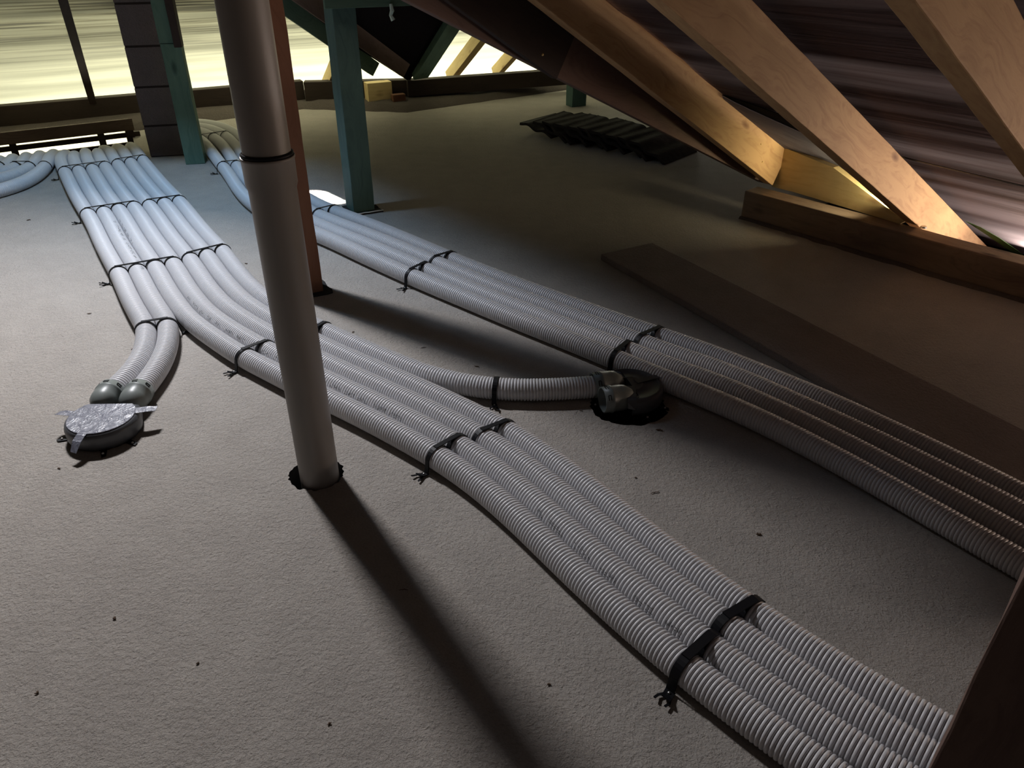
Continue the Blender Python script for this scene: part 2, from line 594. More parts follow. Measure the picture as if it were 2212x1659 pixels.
# membrane sheet with sag between rafters
def sheet(name, P, Q, U, V_, nu, nv, amp, m, seed, kind='structure', label=None, cat=None):
    """P origin, local X along U, local Y along V_ (up the slope)"""
    U, V_ = Vector(U), Vector(V_)
    x = U.normalized(); y = (V_ - x * V_.dot(x)).normalized(); z = x.cross(y)
    rr = random.Random(seed)
    ph = [rr.uniform(0, 6) for _ in range(12)]
    bm = bmesh.new()
    g = []
    for j in range(nv + 1):
        row = []
        for i in range(nu + 1):
            a, b = U.length * i / nu, V_.length * j / nv
            h = sum(math.sin(b * (9 + 7 * k) + ph[k] + 1.2 * math.sin(a * (1.1 + 0.5 * k) + ph[k + 5])) / (1 + k) for k in range(5))
            row.append(bm.verts.new((a, b, amp * h * min(1, 0.25 + b))))
        g.append(row)
    for j in range(nv):
        for i in range(nu):
            bm.faces.new((g[j][i], g[j][i + 1], g[j + 1][i + 1], g[j + 1][i]))
    me = bpy.data.meshes.new(name)
    bm.to_mesh(me); bm.free()
    o = link(name, me, m, smooth=True)
    M = Matrix((x, y, z)).transposed().to_4x4(); M.translation = Vector(P)
    o.matrix_basis = M
    if kind: o['kind'] = kind
    if label: tag(o, label, cat)
    return o


p0 = rp(4.75, -2.6); p1 = rp(4.75, 3.2); p2 = rp(1.5, -2.6)
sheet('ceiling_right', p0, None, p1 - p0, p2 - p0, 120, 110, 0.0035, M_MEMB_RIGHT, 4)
# tiles on battens above the right slope (seen as darkness only)
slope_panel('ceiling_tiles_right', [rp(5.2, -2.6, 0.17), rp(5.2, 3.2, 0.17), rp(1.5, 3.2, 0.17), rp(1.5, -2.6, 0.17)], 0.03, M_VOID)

# ------------------------------------------------------------------ setting: far roof slope
BO, BZ, BS = 7.02, 0.17, 0.60


def bp(o, s, dz=0.0):
    p = BN * o + BD * s
    return Vector((p.x, p.y, BZ + BS * (BO - o) + dz))


p0 = bp(7.30, -1.8); p1 = bp(7.30, 5.2); p2 = bp(4.7, -1.8)
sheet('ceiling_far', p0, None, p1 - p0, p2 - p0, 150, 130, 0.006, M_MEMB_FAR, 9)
slope_panel('ceiling_tiles_far', [bp(7.7, -1.9, 0.75), bp(7.7, 5.4, 0.75), bp(4.7, 5.4, 0.75), bp(4.7, -1.9, 0.75)], 0.03, M_VOID)

# ------------------------------------------------------------------ setting: far sill beams on the slab edge
a = at(-260, 318, 0) ; b = at(655, 246, 0)
a0 = Vector((-4.9, 5.22, 0)); b0 = Vector((-1.55, 6.90, 0))
ff = lambda u, v: at(u, v, 0.20)
sillA, sillB = at(-250, 251, 0.20), at(650, 175.5, 0.20)
for k, (A, B, h, w, m, z0) in enumerate([
        (at(-250, 251, 0.20), at(655, 175, 0.20), 0.155, 0.10, M_DARK, 0.045),
        (at(655, 177.5, 0.20), at(900, 172.5, 0.20), 0.155, 0.10, M_DARK, 0.045),
        (at(880, 174.5, 0.20), at(1300, 145, 0.20), 0.13, 0.10, M_DARK, 0.07)]):
    A = Vector((A.x, A.y, z0)); B = Vector((B.x, B.y, z0))
    o = beam('far_sill_beam', A, B, w, h, BN, m, bev=0.006)
    tag(o, ['dark horizontal sill beam under the bright far underlay, at the left end', 'short dark sill beam behind the teal post at the far eaves',
            'dark horizontal sill beam at the far eaves, right of the teal post'][k], 'beam', 'sill beams along the far eaves')
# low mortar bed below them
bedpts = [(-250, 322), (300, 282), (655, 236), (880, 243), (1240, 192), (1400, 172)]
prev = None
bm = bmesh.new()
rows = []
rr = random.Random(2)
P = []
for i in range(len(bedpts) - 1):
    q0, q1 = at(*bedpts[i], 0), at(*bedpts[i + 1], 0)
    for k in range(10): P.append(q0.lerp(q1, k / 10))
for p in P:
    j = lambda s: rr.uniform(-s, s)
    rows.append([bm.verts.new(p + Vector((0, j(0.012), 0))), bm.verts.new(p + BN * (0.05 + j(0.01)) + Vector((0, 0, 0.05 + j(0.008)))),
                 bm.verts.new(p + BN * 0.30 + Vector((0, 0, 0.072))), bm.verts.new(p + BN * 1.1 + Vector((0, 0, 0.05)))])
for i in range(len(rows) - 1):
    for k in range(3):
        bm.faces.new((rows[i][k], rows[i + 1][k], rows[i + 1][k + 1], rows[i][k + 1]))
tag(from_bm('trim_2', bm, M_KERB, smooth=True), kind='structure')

# ------------------------------------------------------------------ slotted board behind the place where the ducts go down
def slot_board():
    pa, pb = at(-60, 345.5, -0.02), at(290, 303, -0.02)
    d = (pb - pa); d.z = 0; L = d.length; d.normalize()
    n = Vector((d.y, -d.x, 0))
    if n.y > 0: n = -n
    root = empty('slotted_eaves_board', pa + Vector((0, 0, 0.02)))
    tag(root, 'dark low board with bright daylight slots where the pale ducts go down', 'board')
    def bar(nm, s0, s1, z0, z1, m, t=0.02, off=0.0):
        A = pa + d * s0 - n * off; B = pa + d * s1 - n * off
        A.z = B.z = z0
        return beam(nm, A, B, t, z1 - z0, -n, m, root, bev=0.002)
    def sx(u):                                     # distance along the board of picture column u
        q = onplane(u, 330, pa, n)
        return (q - pa).dot(d)
    bar('lower_rail', -0.9, L + 0.05, -0.21, -0.030, M_DARK)
    bar('middle_rail', -0.9, L + 0.05, 0.004, 0.037, M_DARK)
    bar('upper_rail', -0.9, L + 0.02, 0.050, 0.130, M_PLATE_L)
    for u0, u1 in ((25, 41), (221, 236), (282, 300)):
        bar('divider', sx(u0), sx(u1), -0.03, 0.050, M_DARK, 0.022, -0.002)
    # sheet of underlay behind the slots, lit by daylight from the eaves
    bm = bmesh.new()
    A = pa - d * 0.9 - n * 0.07; B = pb + d * 0.0 - n * 0.07
    vs = [bm.verts.new((A.x, A.y, -0.2)), bm.verts.new((B.x, B.y, -0.2)), bm.verts.new((B.x, B.y, 0.12)), bm.verts.new((A.x, A.y, 0.12))]
    bm.faces.new(vs)
    s = from_bm('underlay_strip', bm, M_STRIP, root, origin=root.location)
    s['label'] = 'bright pale underlay seen through the slots'
    s.location = (0, 0, 0)
    c = (A + B) / 2 - n * 0.12
    area('eaves_slot_daylight', (c.x, c.y, -0.04), n, L + 0.9, 0.14, 6.5, (1.0, 0.94, 0.70), xdir=d)


M_STRIP = membrane('strip_underlay', (0.5, 0.5, 0.42), (0.9, 0.88, 0.72), [(0.3, (0.9, 0.9, 0.9)), (0.6, (1, 1, 1))], (3, 3, 1), 0.8)
slot_board()

# ------------------------------------------------------------------ ducts
R = 0.0375
PITCH_D = 0.0102
A1 = [(134, 334.5), (142, 350), (158, 370), (165, 392), (173, 413), (190, 436), (213, 465), (243, 530), (275, 592), (295, 636), (314, 676), (320, 715), (316, 750), (303, 783), (277, 813), (255, 832), (243, 843)]
A2 = [(160, 334.5), (172, 350), (182, 369), (200, 405), (222, 440), (241, 461), (275, 527), (307, 585), (333, 633), (353, 671), (361, 709), (358, 750), (343, 788), (322, 820), (301, 844)]
A3 = [(184, 331.5), (197, 350), (206, 366), (232, 405), (254, 438), (267, 457), (305, 520), (339, 578), (366, 626), (396, 666), (432, 702), (472, 735), (515, 763), (556, 785), (596, 804), (660, 831), (722, 860), (788, 891), (876, 935), (955, 976), (1040, 1030), (1120, 1092), (1215, 1185), (1315, 1289), (1444, 1402), (1513, 1457), (1604, 1528), (1718, 1615), (1850, 1712), (1990, 1815)]
A4 = [(208, 329.5), (222, 350), (230, 362), (260, 403), (282, 438), (292, 453), (332, 520), (370, 573), (399, 616), (429, 652), (465, 682), (505, 710), (551, 736), (594, 759), (650, 786), (709, 814), (788, 850), (889, 899), (985, 950), (1075, 1008), (1180, 1093), (1290, 1190), (1389, 1275), (1502, 1367), (1578, 1426), (1705, 1516), (1832, 1600), (1940, 1668), (2080, 1755)]
B1 = [(231, 323.5), (240, 338), (249, 355), (272, 388), (300, 424), (322, 449), (368, 510), (417, 563), (441, 607), (470, 641), (510, 672), (556, 698), (596, 721), (650, 751), (702, 779), (788, 822), (889, 870), (1016, 936), (1100, 986), (1215, 1075), (1330, 1175), (1427, 1251), (1553, 1343), (1629, 1397), (1756, 1480), (1880, 1557), (2010, 1632), (2150, 1715)]
B2 = [(255, 320.5), (263, 334), (272, 352), (298, 386), (325, 420), (349, 444), (397, 506), (448, 559), (475, 604), (505, 635), (543, 663), (589, 689), (650, 724), (702, 751), (788, 793), (889, 838), (990, 887), (1087, 936), (1180, 1000), (1290, 1087), (1400, 1170), (1515, 1252), (1611, 1321), (1680, 1370), (1806, 1450), (1930, 1522), (2060, 1598), (2190, 1672)]
B3 = [(277, 318.5), (285, 332), (294, 349), (322, 384), (350, 418), (374, 441), (425, 503), (476, 555), (497, 596), (530, 628), (568, 655), (595, 673), (650, 700), (702, 722), (762, 750), (838, 781), (914, 806), (965, 820), (1016, 831), (1075, 838), (1177, 839), (1285, 832)]
L1 = [(109, 333.5), (106, 345), (96, 360), (78, 377), (50, 393), (10, 407), (-60, 424), (-240, 468)]
L2 = [(84, 336.5), (79, 348), (64, 361), (42, 373), (10, 384), (-60, 399), (-240, 441)]
L3 = [(58, 339.5), (52, 350), (36, 361), (12, 370), (-60, 385), (-240, 423)]
L4 = [(33, 342.5), (26, 352), (8, 362), (-20, 368), (-70, 376), (-240, 407)]
L5 = [(8, 345.5), (0, 354), (-20, 361), (-70, 368), (-240, 394)]
N1 = [(330, 300), (375, 290), (415, 292), (438, 305), (458, 328), (476, 352), (494, 374), (512, 403), (532, 427), (560, 449), (600, 471), (650, 491), (700, 510), (800, 556), (914, 606), (1000, 641), (1100, 682), (1200, 721), (1334, 775), (1430, 815), (1560, 868), (1652, 909), (1800, 985), (1956, 1072), (2080, 1143), (2178, 1198), (2320, 1280)]
N2 = [(330, 292), (380, 281), (430, 283), (462, 297), (486, 318), (504, 342), (523, 372), (545, 400), (570, 421), (605, 444), (650, 467), (700, 490), (810, 535), (925, 584), (1000, 616), (1100, 656), (1210, 699), (1345, 751), (1445, 790), (1560, 831), (1652, 872), (1800, 944), (1956, 1026), (2090, 1097), (2184, 1148), (2330, 1232)]
N3 = [(330, 285), (385, 273), (440, 275), (483, 290), (509, 312), (528, 342), (553, 374), (580, 398), (615, 423), (655, 447), (700, 470), (820, 516), (940, 566), (1010, 596), (1110, 636), (1220, 676), (1355, 727), (1460, 766), (1560, 799), (1652, 839), (1800, 907), (1956, 982), (2095, 1052), (2212, 1110), (2350, 1190)]
N4 = [(330, 278), (390, 266), (450, 267), (500, 283), (530, 310), (553, 338), (580, 366), (610, 393), (650, 420), (700, 447), (830, 497), (955, 550), (1020, 577), (1120, 616), (1230, 656), (1365, 704), (1472, 740), (1560, 772), (1652, 809), (1800, 871), (1956, 945), (2100, 1014), (2212, 1072), (2350, 1146)]

DUCT_PX = dict(A1=A1, A2=A2, A3=A3, A4=A4, B1=B1, B2=B2, B3=B3, L1=L1, L2=L2, L3=L3, L4=L4, L5=L5, N1=N1, N2=N2, N3=N3, N4=N4)


def catmull(P, step):
    P = np.array(P)
    P = np.vstack([2 * P[0] - P[1], P, 2 * P[-1] - P[-2]])
    out = []
    for i in range(1, len(P) - 2):
        p0, p1, p2, p3 = P[i - 1], P[i], P[i + 1], P[i + 2]
        d = np.linalg.norm(p2 - p1)
        n = max(2, int(d / step))
        al = 0.5
        t0 = 0.0
        t1 = t0 + max(1e-4, np.linalg.norm(p1 - p0)) ** al
        t2 = t1 + max(1e-4, np.linalg.norm(p2 - p1)) ** al
        t3 = t2 + max(1e-4, np.linalg.norm(p3 - p2)) ** al
        for k in range(n):
            t = t1 + (t2 - t1) * k / n
            a1 = (t1 - t) / (t1 - t0) * p0 + (t - t0) / (t1 - t0) * p1
            a2 = (t2 - t) / (t2 - t1) * p1 + (t - t1) / (t2 - t1) * p2
            a3 = (t3 - t) / (t3 - t2) * p2 + (t - t2) / (t3 - t2) * p3
            b1 = (t2 - t) / (t2 - t0) * a1 + (t - t0) / (t2 - t0) * a2
            b2 = (t3 - t) / (t3 - t1) * a2 + (t - t1) / (t3 - t1) * a3
            out.append((t2 - t) / (t2 - t1) * b1 + (t - t1) / (t2 - t1) * b2)
    out.append(P[-2])
    return np.array(out)


def resample(P, step):
    seg = np.linalg.norm(np.diff(P, axis=0), axis=1)
    s = np.concatenate([[0], np.cumsum(seg)])
    n = max(3, int(round(s[-1] / step)))
    t = np.linspace(0, s[-1], n + 1)
    return np.stack([np.interp(t, s, P[:, k]) for k in range(P.shape[1])], 1)


def smooth(P, it):
    for _ in range(it):
        Q = P.copy()
        Q[1:-1] = 0.25 * P[:-2] + 0.5 * P[1:-1] + 0.25 * P[2:]
        P = Q
    return P


paths = {}
for k, px in DUCT_PX.items():
    pts = np.array([[at(u, v, R + 0.006).x, at(u, v, R + 0.006).y] for u, v in px])
    paths[k] = smooth(resample(catmull(pts, 0.02), 0.03), 5)
keys = list(paths)
MIND = 0.0768
for it in range(60):
    disp = {k: np.zeros_like(paths[k]) for k in keys}
    for a in range(len(keys)):
        for b in range(a + 1, len(keys)):
            A_, B_ = paths[keys[a]], paths[keys[b]]
            if A_[:, 0].min() > B_[:, 0].max() + .1 or B_[:, 0].min() > A_[:, 0].max() + .1: continue
            D = A_[:, None, :] - B_[None, :, :]
            dist = np.sqrt((D ** 2).sum(2))
            j = dist.argmin(1); dm = dist[np.arange(len(A_)), j]
            for i in np.where(dm < MIND)[0]:
                v = D[i, j[i]] / max(dm[i], 1e-6) * (MIND - dm[i]) * 0.25
                disp[keys[a]][i] += v; disp[keys[b]][j[i]] -= v
    for k in keys:
        d = smooth(disp[k], 2)
        paths[k] = smooth(paths[k] + d, 1) if it % 8 == 0 else paths[k] + d
    PLfix = None


def dive(P):
    """the start of the run turns down through the slab edge"""
    p0, p1 = P[0], P[3]
    t = (p0 - p1) / np.linalg.norm(p0 - p1)
    rr_ = 0.085
    arc = []
    for k in range(7, 0, -1):
        a = math.pi / 2 * k / 7
        arc.append([*(p0 + t * rr_ * math.sin(a)), R - rr_ * (1 - math.cos(a))])
    low = [[*(p0 + t * rr_), R - rr_ - 0.16], [*(p0 + t * rr_), R - rr_ - 0.05]]
    body = np.column_stack([P, np.full(len(P), R)])
    return np.vstack([np.array(low), np.array(arc), body])


paths3 = {}
for k in keys:
    paths3[k] = dive(paths[k]) if k[0] in 'ABL' else np.column_stack([paths[k], np.full(len(paths[k]), R)])


def frame_at(P, i):
    t = P[min(i + 1, len(P) - 1)] - P[max(i - 1, 0)]
    t = t / np.linalg.norm(t)
    s = np.cross(t, (0, 0, 1.0))
    if np.linalg.norm(s) < 1e-3: s = np.array((1.0, 0, 0))
    s /= np.linalg.norm(s)
    return t, s, np.cross(s, t)


def duct_mesh(P3, seg=22, sub=8):
    P = resample(P3, PITCH_D / sub)
    n = len(P)
    T = np.gradient(P, axis=0); T /= np.linalg.norm(T, axis=1)[:, None]
    # side from the horizontal heading, kept steady through the downward bend
    S = np.cross(T, np.array((0, 0, 1.0)))
    ln = np.linalg.norm(S, axis=1)
    good = ln > 0.05
    S[good] /= ln[good][:, None]
    fi = np.argmax(good)
    S[:fi] = S[fi]
    for i in range(1, n):
        if not good[i]: S[i] = S[i - 1]
    U = np.cross(S, T)
    ph = (np.arange(n) % sub) / sub
    prof = R - 0.0056 * (1 - np.abs(np.sin(math.pi * ph))) ** 2.0
    ang = np.linspace(0, 2 * math.pi, seg, endpoint=False)
    V = P[:, None, :] + prof[:, None, None] * (S[:, None, :] * np.cos(ang)[None, :, None] + U[:, None, :] * np.sin(ang)[None, :, None])
    V = V.reshape(-1, 3)
    i = np.arange(n - 1)[:, None] * seg; k = np.arange(seg)[None, :]
    F = np.stack([i + k, i + (k + 1) % seg, i + seg + (k + 1) % seg, i + seg + k], 2).reshape(-1, 4)
    F = F[:, ::-1]
    me = bpy.data.meshes.new('corrugated_duct')
    me.vertices.add(len(V)); me.vertices.foreach_set('co', V.ravel())
    me.loops.add(F.size); me.loops.foreach_set('vertex_index', F.ravel().astype(np.int32))
    me.polygons.add(len(F)); me.polygons.foreach_set('loop_start', np.arange(0, F.size, 4).astype(np.int32))
    me.polygons.foreach_set('loop_total', np.full(len(F), 4, np.int32))
    me.polygons.foreach_set('use_smooth', np.ones(len(F), bool))
    me.update(); me.validate()
    return me


DUCT_LABEL = {
    'A1': 'pale corrugated duct curving into the left port of the taped plenum, outermost on the left',
    'A2': 'pale corrugated duct curving into the right port of the taped plenum',
    'A3': 'pale corrugated duct nearest the camera in the long central run past the soil pipe',
    'A4': 'pale corrugated duct with black printed marks, second from the camera in the central run',
    'B1': 'pale corrugated duct third from the camera in the long central run',
    'B2': 'pale corrugated duct farthest from the camera of the four in the long central run',
    'B3': 'single pale corrugated duct bending away to the plenum beside the right-hand duct run',
    'L1': 'pale corrugated duct curving off the left edge, nearest of the group there',
    'L2': 'pale corrugated duct curving off the left edge, second nearest of the group there',
    'L3': 'pale corrugated duct curving off the left edge, middle one of the group there',
    'L4': 'pale corrugated duct at the left edge, fourth of the group there counting from the camera',
    'L5': 'pale corrugated duct at the far left edge, farthest of the group there',
    'N1': 'pale corrugated duct in the right-hand run under the rafters, nearest the camera',
    'N2': 'pale corrugated duct in the right-hand run under the rafters, second from the camera',
    'N3': 'pale corrugated duct in the right-hand run under the rafters, third from the camera',
    'N4': 'pale corrugated duct in the right-hand run under the rafters, farthest from the camera'}
DGROUP = {'A': 'ducts of the central run', 'B': 'ducts of the central run', 'L': 'ducts leaving at the left edge', 'N': 'ducts of the right-hand run'}
duct_obj = {}
for k in keys:
    me = duct_mesh(paths3[k])
    o = link('corrugated_duct', me, M_DUCT)
    tag(o, DUCT_LABEL[k], 'duct', DGROUP[k[0]])
    duct_obj[k] = o


def nearest(k, u, v):
    q = at(u, v, R)
    P = paths3[k]
    d = (P[:, 0] - q.x) ** 2 + (P[:, 1] - q.y) ** 2 + 10 * (P[:, 2] - R) ** 2
    return int(d.argmin())


# faint illegible print along some ducts
def printing(k, u0, v0, u1, v1, side, deg, seed, dens=0.55):
    P = resample(paths3[k], 0.004)
    def idx(u, v):
        q = at(u, v, R); return int(((P[:, 0] - q.x) ** 2 + (P[:, 1] - q.y) ** 2 + 10 * (P[:, 2] - R) ** 2).argmin())
    i0, i1 = sorted((idx(u0, v0), idx(u1, v1)))
    rr = random.Random(seed)
    bm = bmesh.new()
    i = i0
    while i < i1:
        word = rr.randint(4, 8)
        for c in range(word):
            if i >= i1 - 2: break
            t, s, u_ = frame_at(P, i)
            s = s * side
            t = Vector(t); s = Vector(s); u_ = Vector(u_); c0 = Vector(P[i])
            def pt(a, dx):
                a = math.radians(a)
                return c0 + (s * math.cos(a) + u_ * math.sin(a)) * (R + 0.0007) + t * dx
            for st in range(rr.randint(2, 3)):
                if rr.random() < 0.5:
                    a0 = deg + rr.uniform(-9, 5); a1 = a0 + rr.uniform(5, 14); x0 = rr.uniform(-0.003, 0.003); w = 0.0011
                    q = [pt(a0, x0), pt(a0, x0 + w), pt(a1, x0 + w), pt(a1, x0)]
                else:
                    a0 = deg + rr.choice((-8, 0, 8)); q = [pt(a0, -0.003), pt(a0, 0.003), pt(a0 + 1.8, 0.003), pt(a0 + 1.8, -0.003)]
                bm.faces.new([bm.verts.new(p) for p in q])
            i += 2
        i += rr.randint(3, 9)
    o = from_bm('printed_marks', bm, M_INK)
    o.parent = duct_obj[k]
    o['label'] = 'row of black printed marks along the duct'


printing('A4', 415, 650, 590, 760, 1, 33, 1)
printing('A4', 1170, 1110, 1250, 1170, 1, 31, 2)
printing('A4', 1255, 1180, 1370, 1270, 1, 31, 5)
printing('A4', 1385, 1290, 1500, 1372, 1, 31, 6)
printing('A4', 590, 760, 900, 905, 1, 31, 9)
printing('A2', 255, 490, 312, 600, 1, 115, 3)
printing('A3', 282, 480, 320, 530, 1, 30, 4)


def check_side():
    pass


# ------------------------------------------------------------------ duct clamps
def strip_mesh(bm, pts, w, t, axis, nrm=None):
    """band following pts, width along axis, thickness t outwards"""
    axis = Vector(axis)
    pts = [Vector(p) for p in pts]
    prev = None
    for i, p in enumerate(pts):
        tg = (pts[min(i + 1, len(pts) - 1)] - pts[max(i - 1, 0)]).normalized()
        n = tg.cross(axis).normalized()
        if nrm is not None and n.dot(nrm(p)) < 0: n = -n
        q = [p - axis * w / 2, p + axis * w / 2, p + axis * w / 2 + n * t, p - axis * w / 2 + n * t]
        ring = [bm.verts.new(a) for a in q]
        if prev:
            for k in range(4):
                bm.faces.new((prev[k], prev[(k + 1) % 4], ring[(k + 1) % 4], ring[k]))
        else: bm.faces.new(ring)
        prev = ring
    bm.faces.new(prev[::-1])


def clamp(ks, u, v, label, w=0.013, foot='near', bar=True, group='black clamps over the ducts', ragged_foot=True):
    ids = [nearest(ks[0], u, v)]
    P = paths3[ks[0]]
    c = [Vector(P[ids[0]])]
    t, s, _ = frame_at(P, ids[0])
    t = Vector(t); t.z = 0; t.normalize()
    for k in ks[1:]:
        Q = paths3[k]
        rel = Q - np.array(c[-1])
        pr = np.abs(rel @ np.array(t)) + 0.2 * np.linalg.norm(rel, axis=1)
        c.append(Vector(Q[int(pr.argmin())]))
    if len(c) > 1:
        ax = c[-1] - c[0]; ax.z = 0; ax.normalize()
        t2 = Vector((0, 0, 1)).cross(ax)
    else:
        t2 = t; ax = Vector((0, 0, 1)).cross(t2)
        if ax.y < 0: ax = -ax
    t2.normalize()
    bm = bmesh.new()
    rr = R + 0.0006
    up = Vector((0, 0, 1))
    for i, p in enumerate(c):
        pts = []
        a0 = 0 if len(c) > 1 else -8
        for k in range(15):
            a = math.radians(a0 + (180 - 2 * a0) * k / 14)
            pts.append(p + (-ax * math.cos(a) + up * math.sin(a)) * rr)
        strip_mesh(bm, pts, w, 0.0024, t2, lambda q, p=p: q - p)
    if bar and len(c) > 1:
        zt = R + rr + 0.0012
        A = Vector((*c[0].xy, zt)) - ax * 0.008; B = Vector((*c[-1].xy, zt)) + ax * 0.008
        pts = [A.lerp(B, k / 12) for k in range(13)]
        strip_mesh(bm, pts, w, 0.003, t2, lambda q: up)
    # leg on the outer side of the first duct down to the floor, with its screwed foot
    p = c[0] if foot == 'near' else c[-1]
    sd = -ax if foot == 'near' else ax
    edge = p + sd * rr
    leg = [edge + up * 0.0, edge + sd * 0.002 - up * 0.018, edge + sd * 0.006 - up * (R - 0.004)]
    strip_mesh(bm, leg, w, 0.003, t2, lambda q: sd)
    rnd = random.Random(int(u * 7 + v))
    f0 = Vector((edge.x, edge.y, 0.0025)) + sd * 0.004
    tw = t2 * rnd.uniform(-0.35, 0.35)
    ft = [f0, f0 + (sd + tw).normalized() * 0.018 + up * 0.002, f0 + (sd + tw).normalized() * 0.032 + up * 0.010]
    strip_mesh(bm, ft, w * 1.1, 0.003, t2, lambda q: up)
    # torn perforated end
    e = ft[1]
    for sgn in (-1, 1):
        a = e + t2 * sgn * w * 0.4
        q = [a, a + sd * 0.012 + t2 * sgn * 0.006, a + sd * 0.026 + t2 * sgn * rnd.uniform(0.004, 0.012) + up * rnd.uniform(0.0, 0.008)]
        strip_mesh(bm, q, 0.005, 0.0025, t2, lambda q_: up)
    org = Vector((c[0].x, c[0].y, 0))
    o = from_bm('duct_clamp', bm, M_BLACK, origin=org)
    tag(o, label, 'clamp', group)
    bm = bmesh.new()
    bmesh.ops.create_uvsphere(bm, u_segments=10, v_segments=6, radius=0.0032)
    bmesh.ops.scale(bm, verts=bm.verts, vec=(1, 1, 0.6))
    bmesh.ops.translate(bm, verts=bm.verts, vec=ft[1] * 0.6 + f0 * 0.4 + up * 0.004)
    sc = from_bm('screw', bm, M_METAL, parent=o, smooth=True, origin=org)
    sc.location = (0, 0, 0)
    sc['label'] = 'bright screw head'
    return o


clamp(['A1', 'A2', 'A3', 'A4'], 157, 370, 'thin black clamp over four ducts, far end near the bright floor slots', w=0.008)
clamp(['B1', 'B2', 'B3'], 249, 357, 'thin black clamp over three ducts, far end near the bright floor slots', w=0.008)
clamp(['A1', 'A2', 'A3', 'A4'], 212, 463, 'black clamp over four ducts, middle of the three clamps on the left-hand four', w=0.009)
clamp(['B1', 'B2', 'B3'], 321, 447, 'black clamp over three ducts, middle of the three clamps on that trio', w=0.009)
clamp(['A1', 'A2', 'A3', 'A4'], 272, 588, 'black clamp over four ducts just before two of them turn to the taped plenum', w=0.011)
clamp(['B1', 'B2', 'B3'], 416, 561, 'black clamp over three ducts just before they bend toward the soil pipe', w=0.011)
clamp(['A1', 'A2'], 319, 718, 'black clamp over the two ducts running into the taped plenum', w=0.012, foot='far')
clamp(['A3', 'A4'], 534, 776, 'black clamp over two ducts just left of the soil pipe', w=0.015)
clamp(['B2', 'B3'], 672, 738, 'black clamp half hidden behind the soil pipe', w=0.015)
clamp(['A3', 'A4'], 962, 980, 'black clamp over the nearer two ducts, right of the soil pipe', w=0.015)
clamp(['B1', 'B2'], 1050, 955, 'black clamp over the farther two ducts, right of the soil pipe', w=0.015)
clamp(['A3', 'A4'], 1495, 1442, 'black clamp over the nearer two ducts in the bottom foreground', w=0.021)
clamp(['B1', 'B2'], 1575, 1360, 'black clamp over the farther two ducts in the bottom foreground', w=0.021)
clamp(['B3'], 1072, 838, 'black clamp round the single duct leading to the right plenum', w=0.016)
clamp(['N1', 'N2'], 896, 597, 'black clamp on the nearer two ducts of the right-hand run, beside the orange post', w=0.014)
clamp(['N3', 'N4'], 950, 568, 'black clamp on the farther two ducts of the right-hand run, far end', w=0.014)
clamp(['N1', 'N2'], 1336, 776, 'black clamp on the nearer two ducts beside the right plenum', w=0.017)
clamp(['N3', 'N4'], 1390, 740, 'black clamp on the farther two ducts behind the right plenum', w=0.017)
clamp(['N3', 'N4'], 712, 462, 'thin black clamp on two ducts beside the bright sun patch', w=0.009)
clamp(['N1', 'N2'], 486, 362, 'thin black clamp on two far ducts left of the soil pipe', w=0.009)
clamp(['N1', 'N2', 'N3'], 437, 304, 'thin black clamp on the shaded ducts beside the green post', w=0.008)
clamp(['L1'], 94, 362, 'thin black clamp round the nearest duct curving off left', w=0.008)
clamp(['L2', 'L3'], 62, 363, 'thin black clamp over two ducts curving off left', w=0.008)
clamp(['L4', 'L5'], 8, 363, 'thin black clamp over two ducts at the left edge', w=0.008)


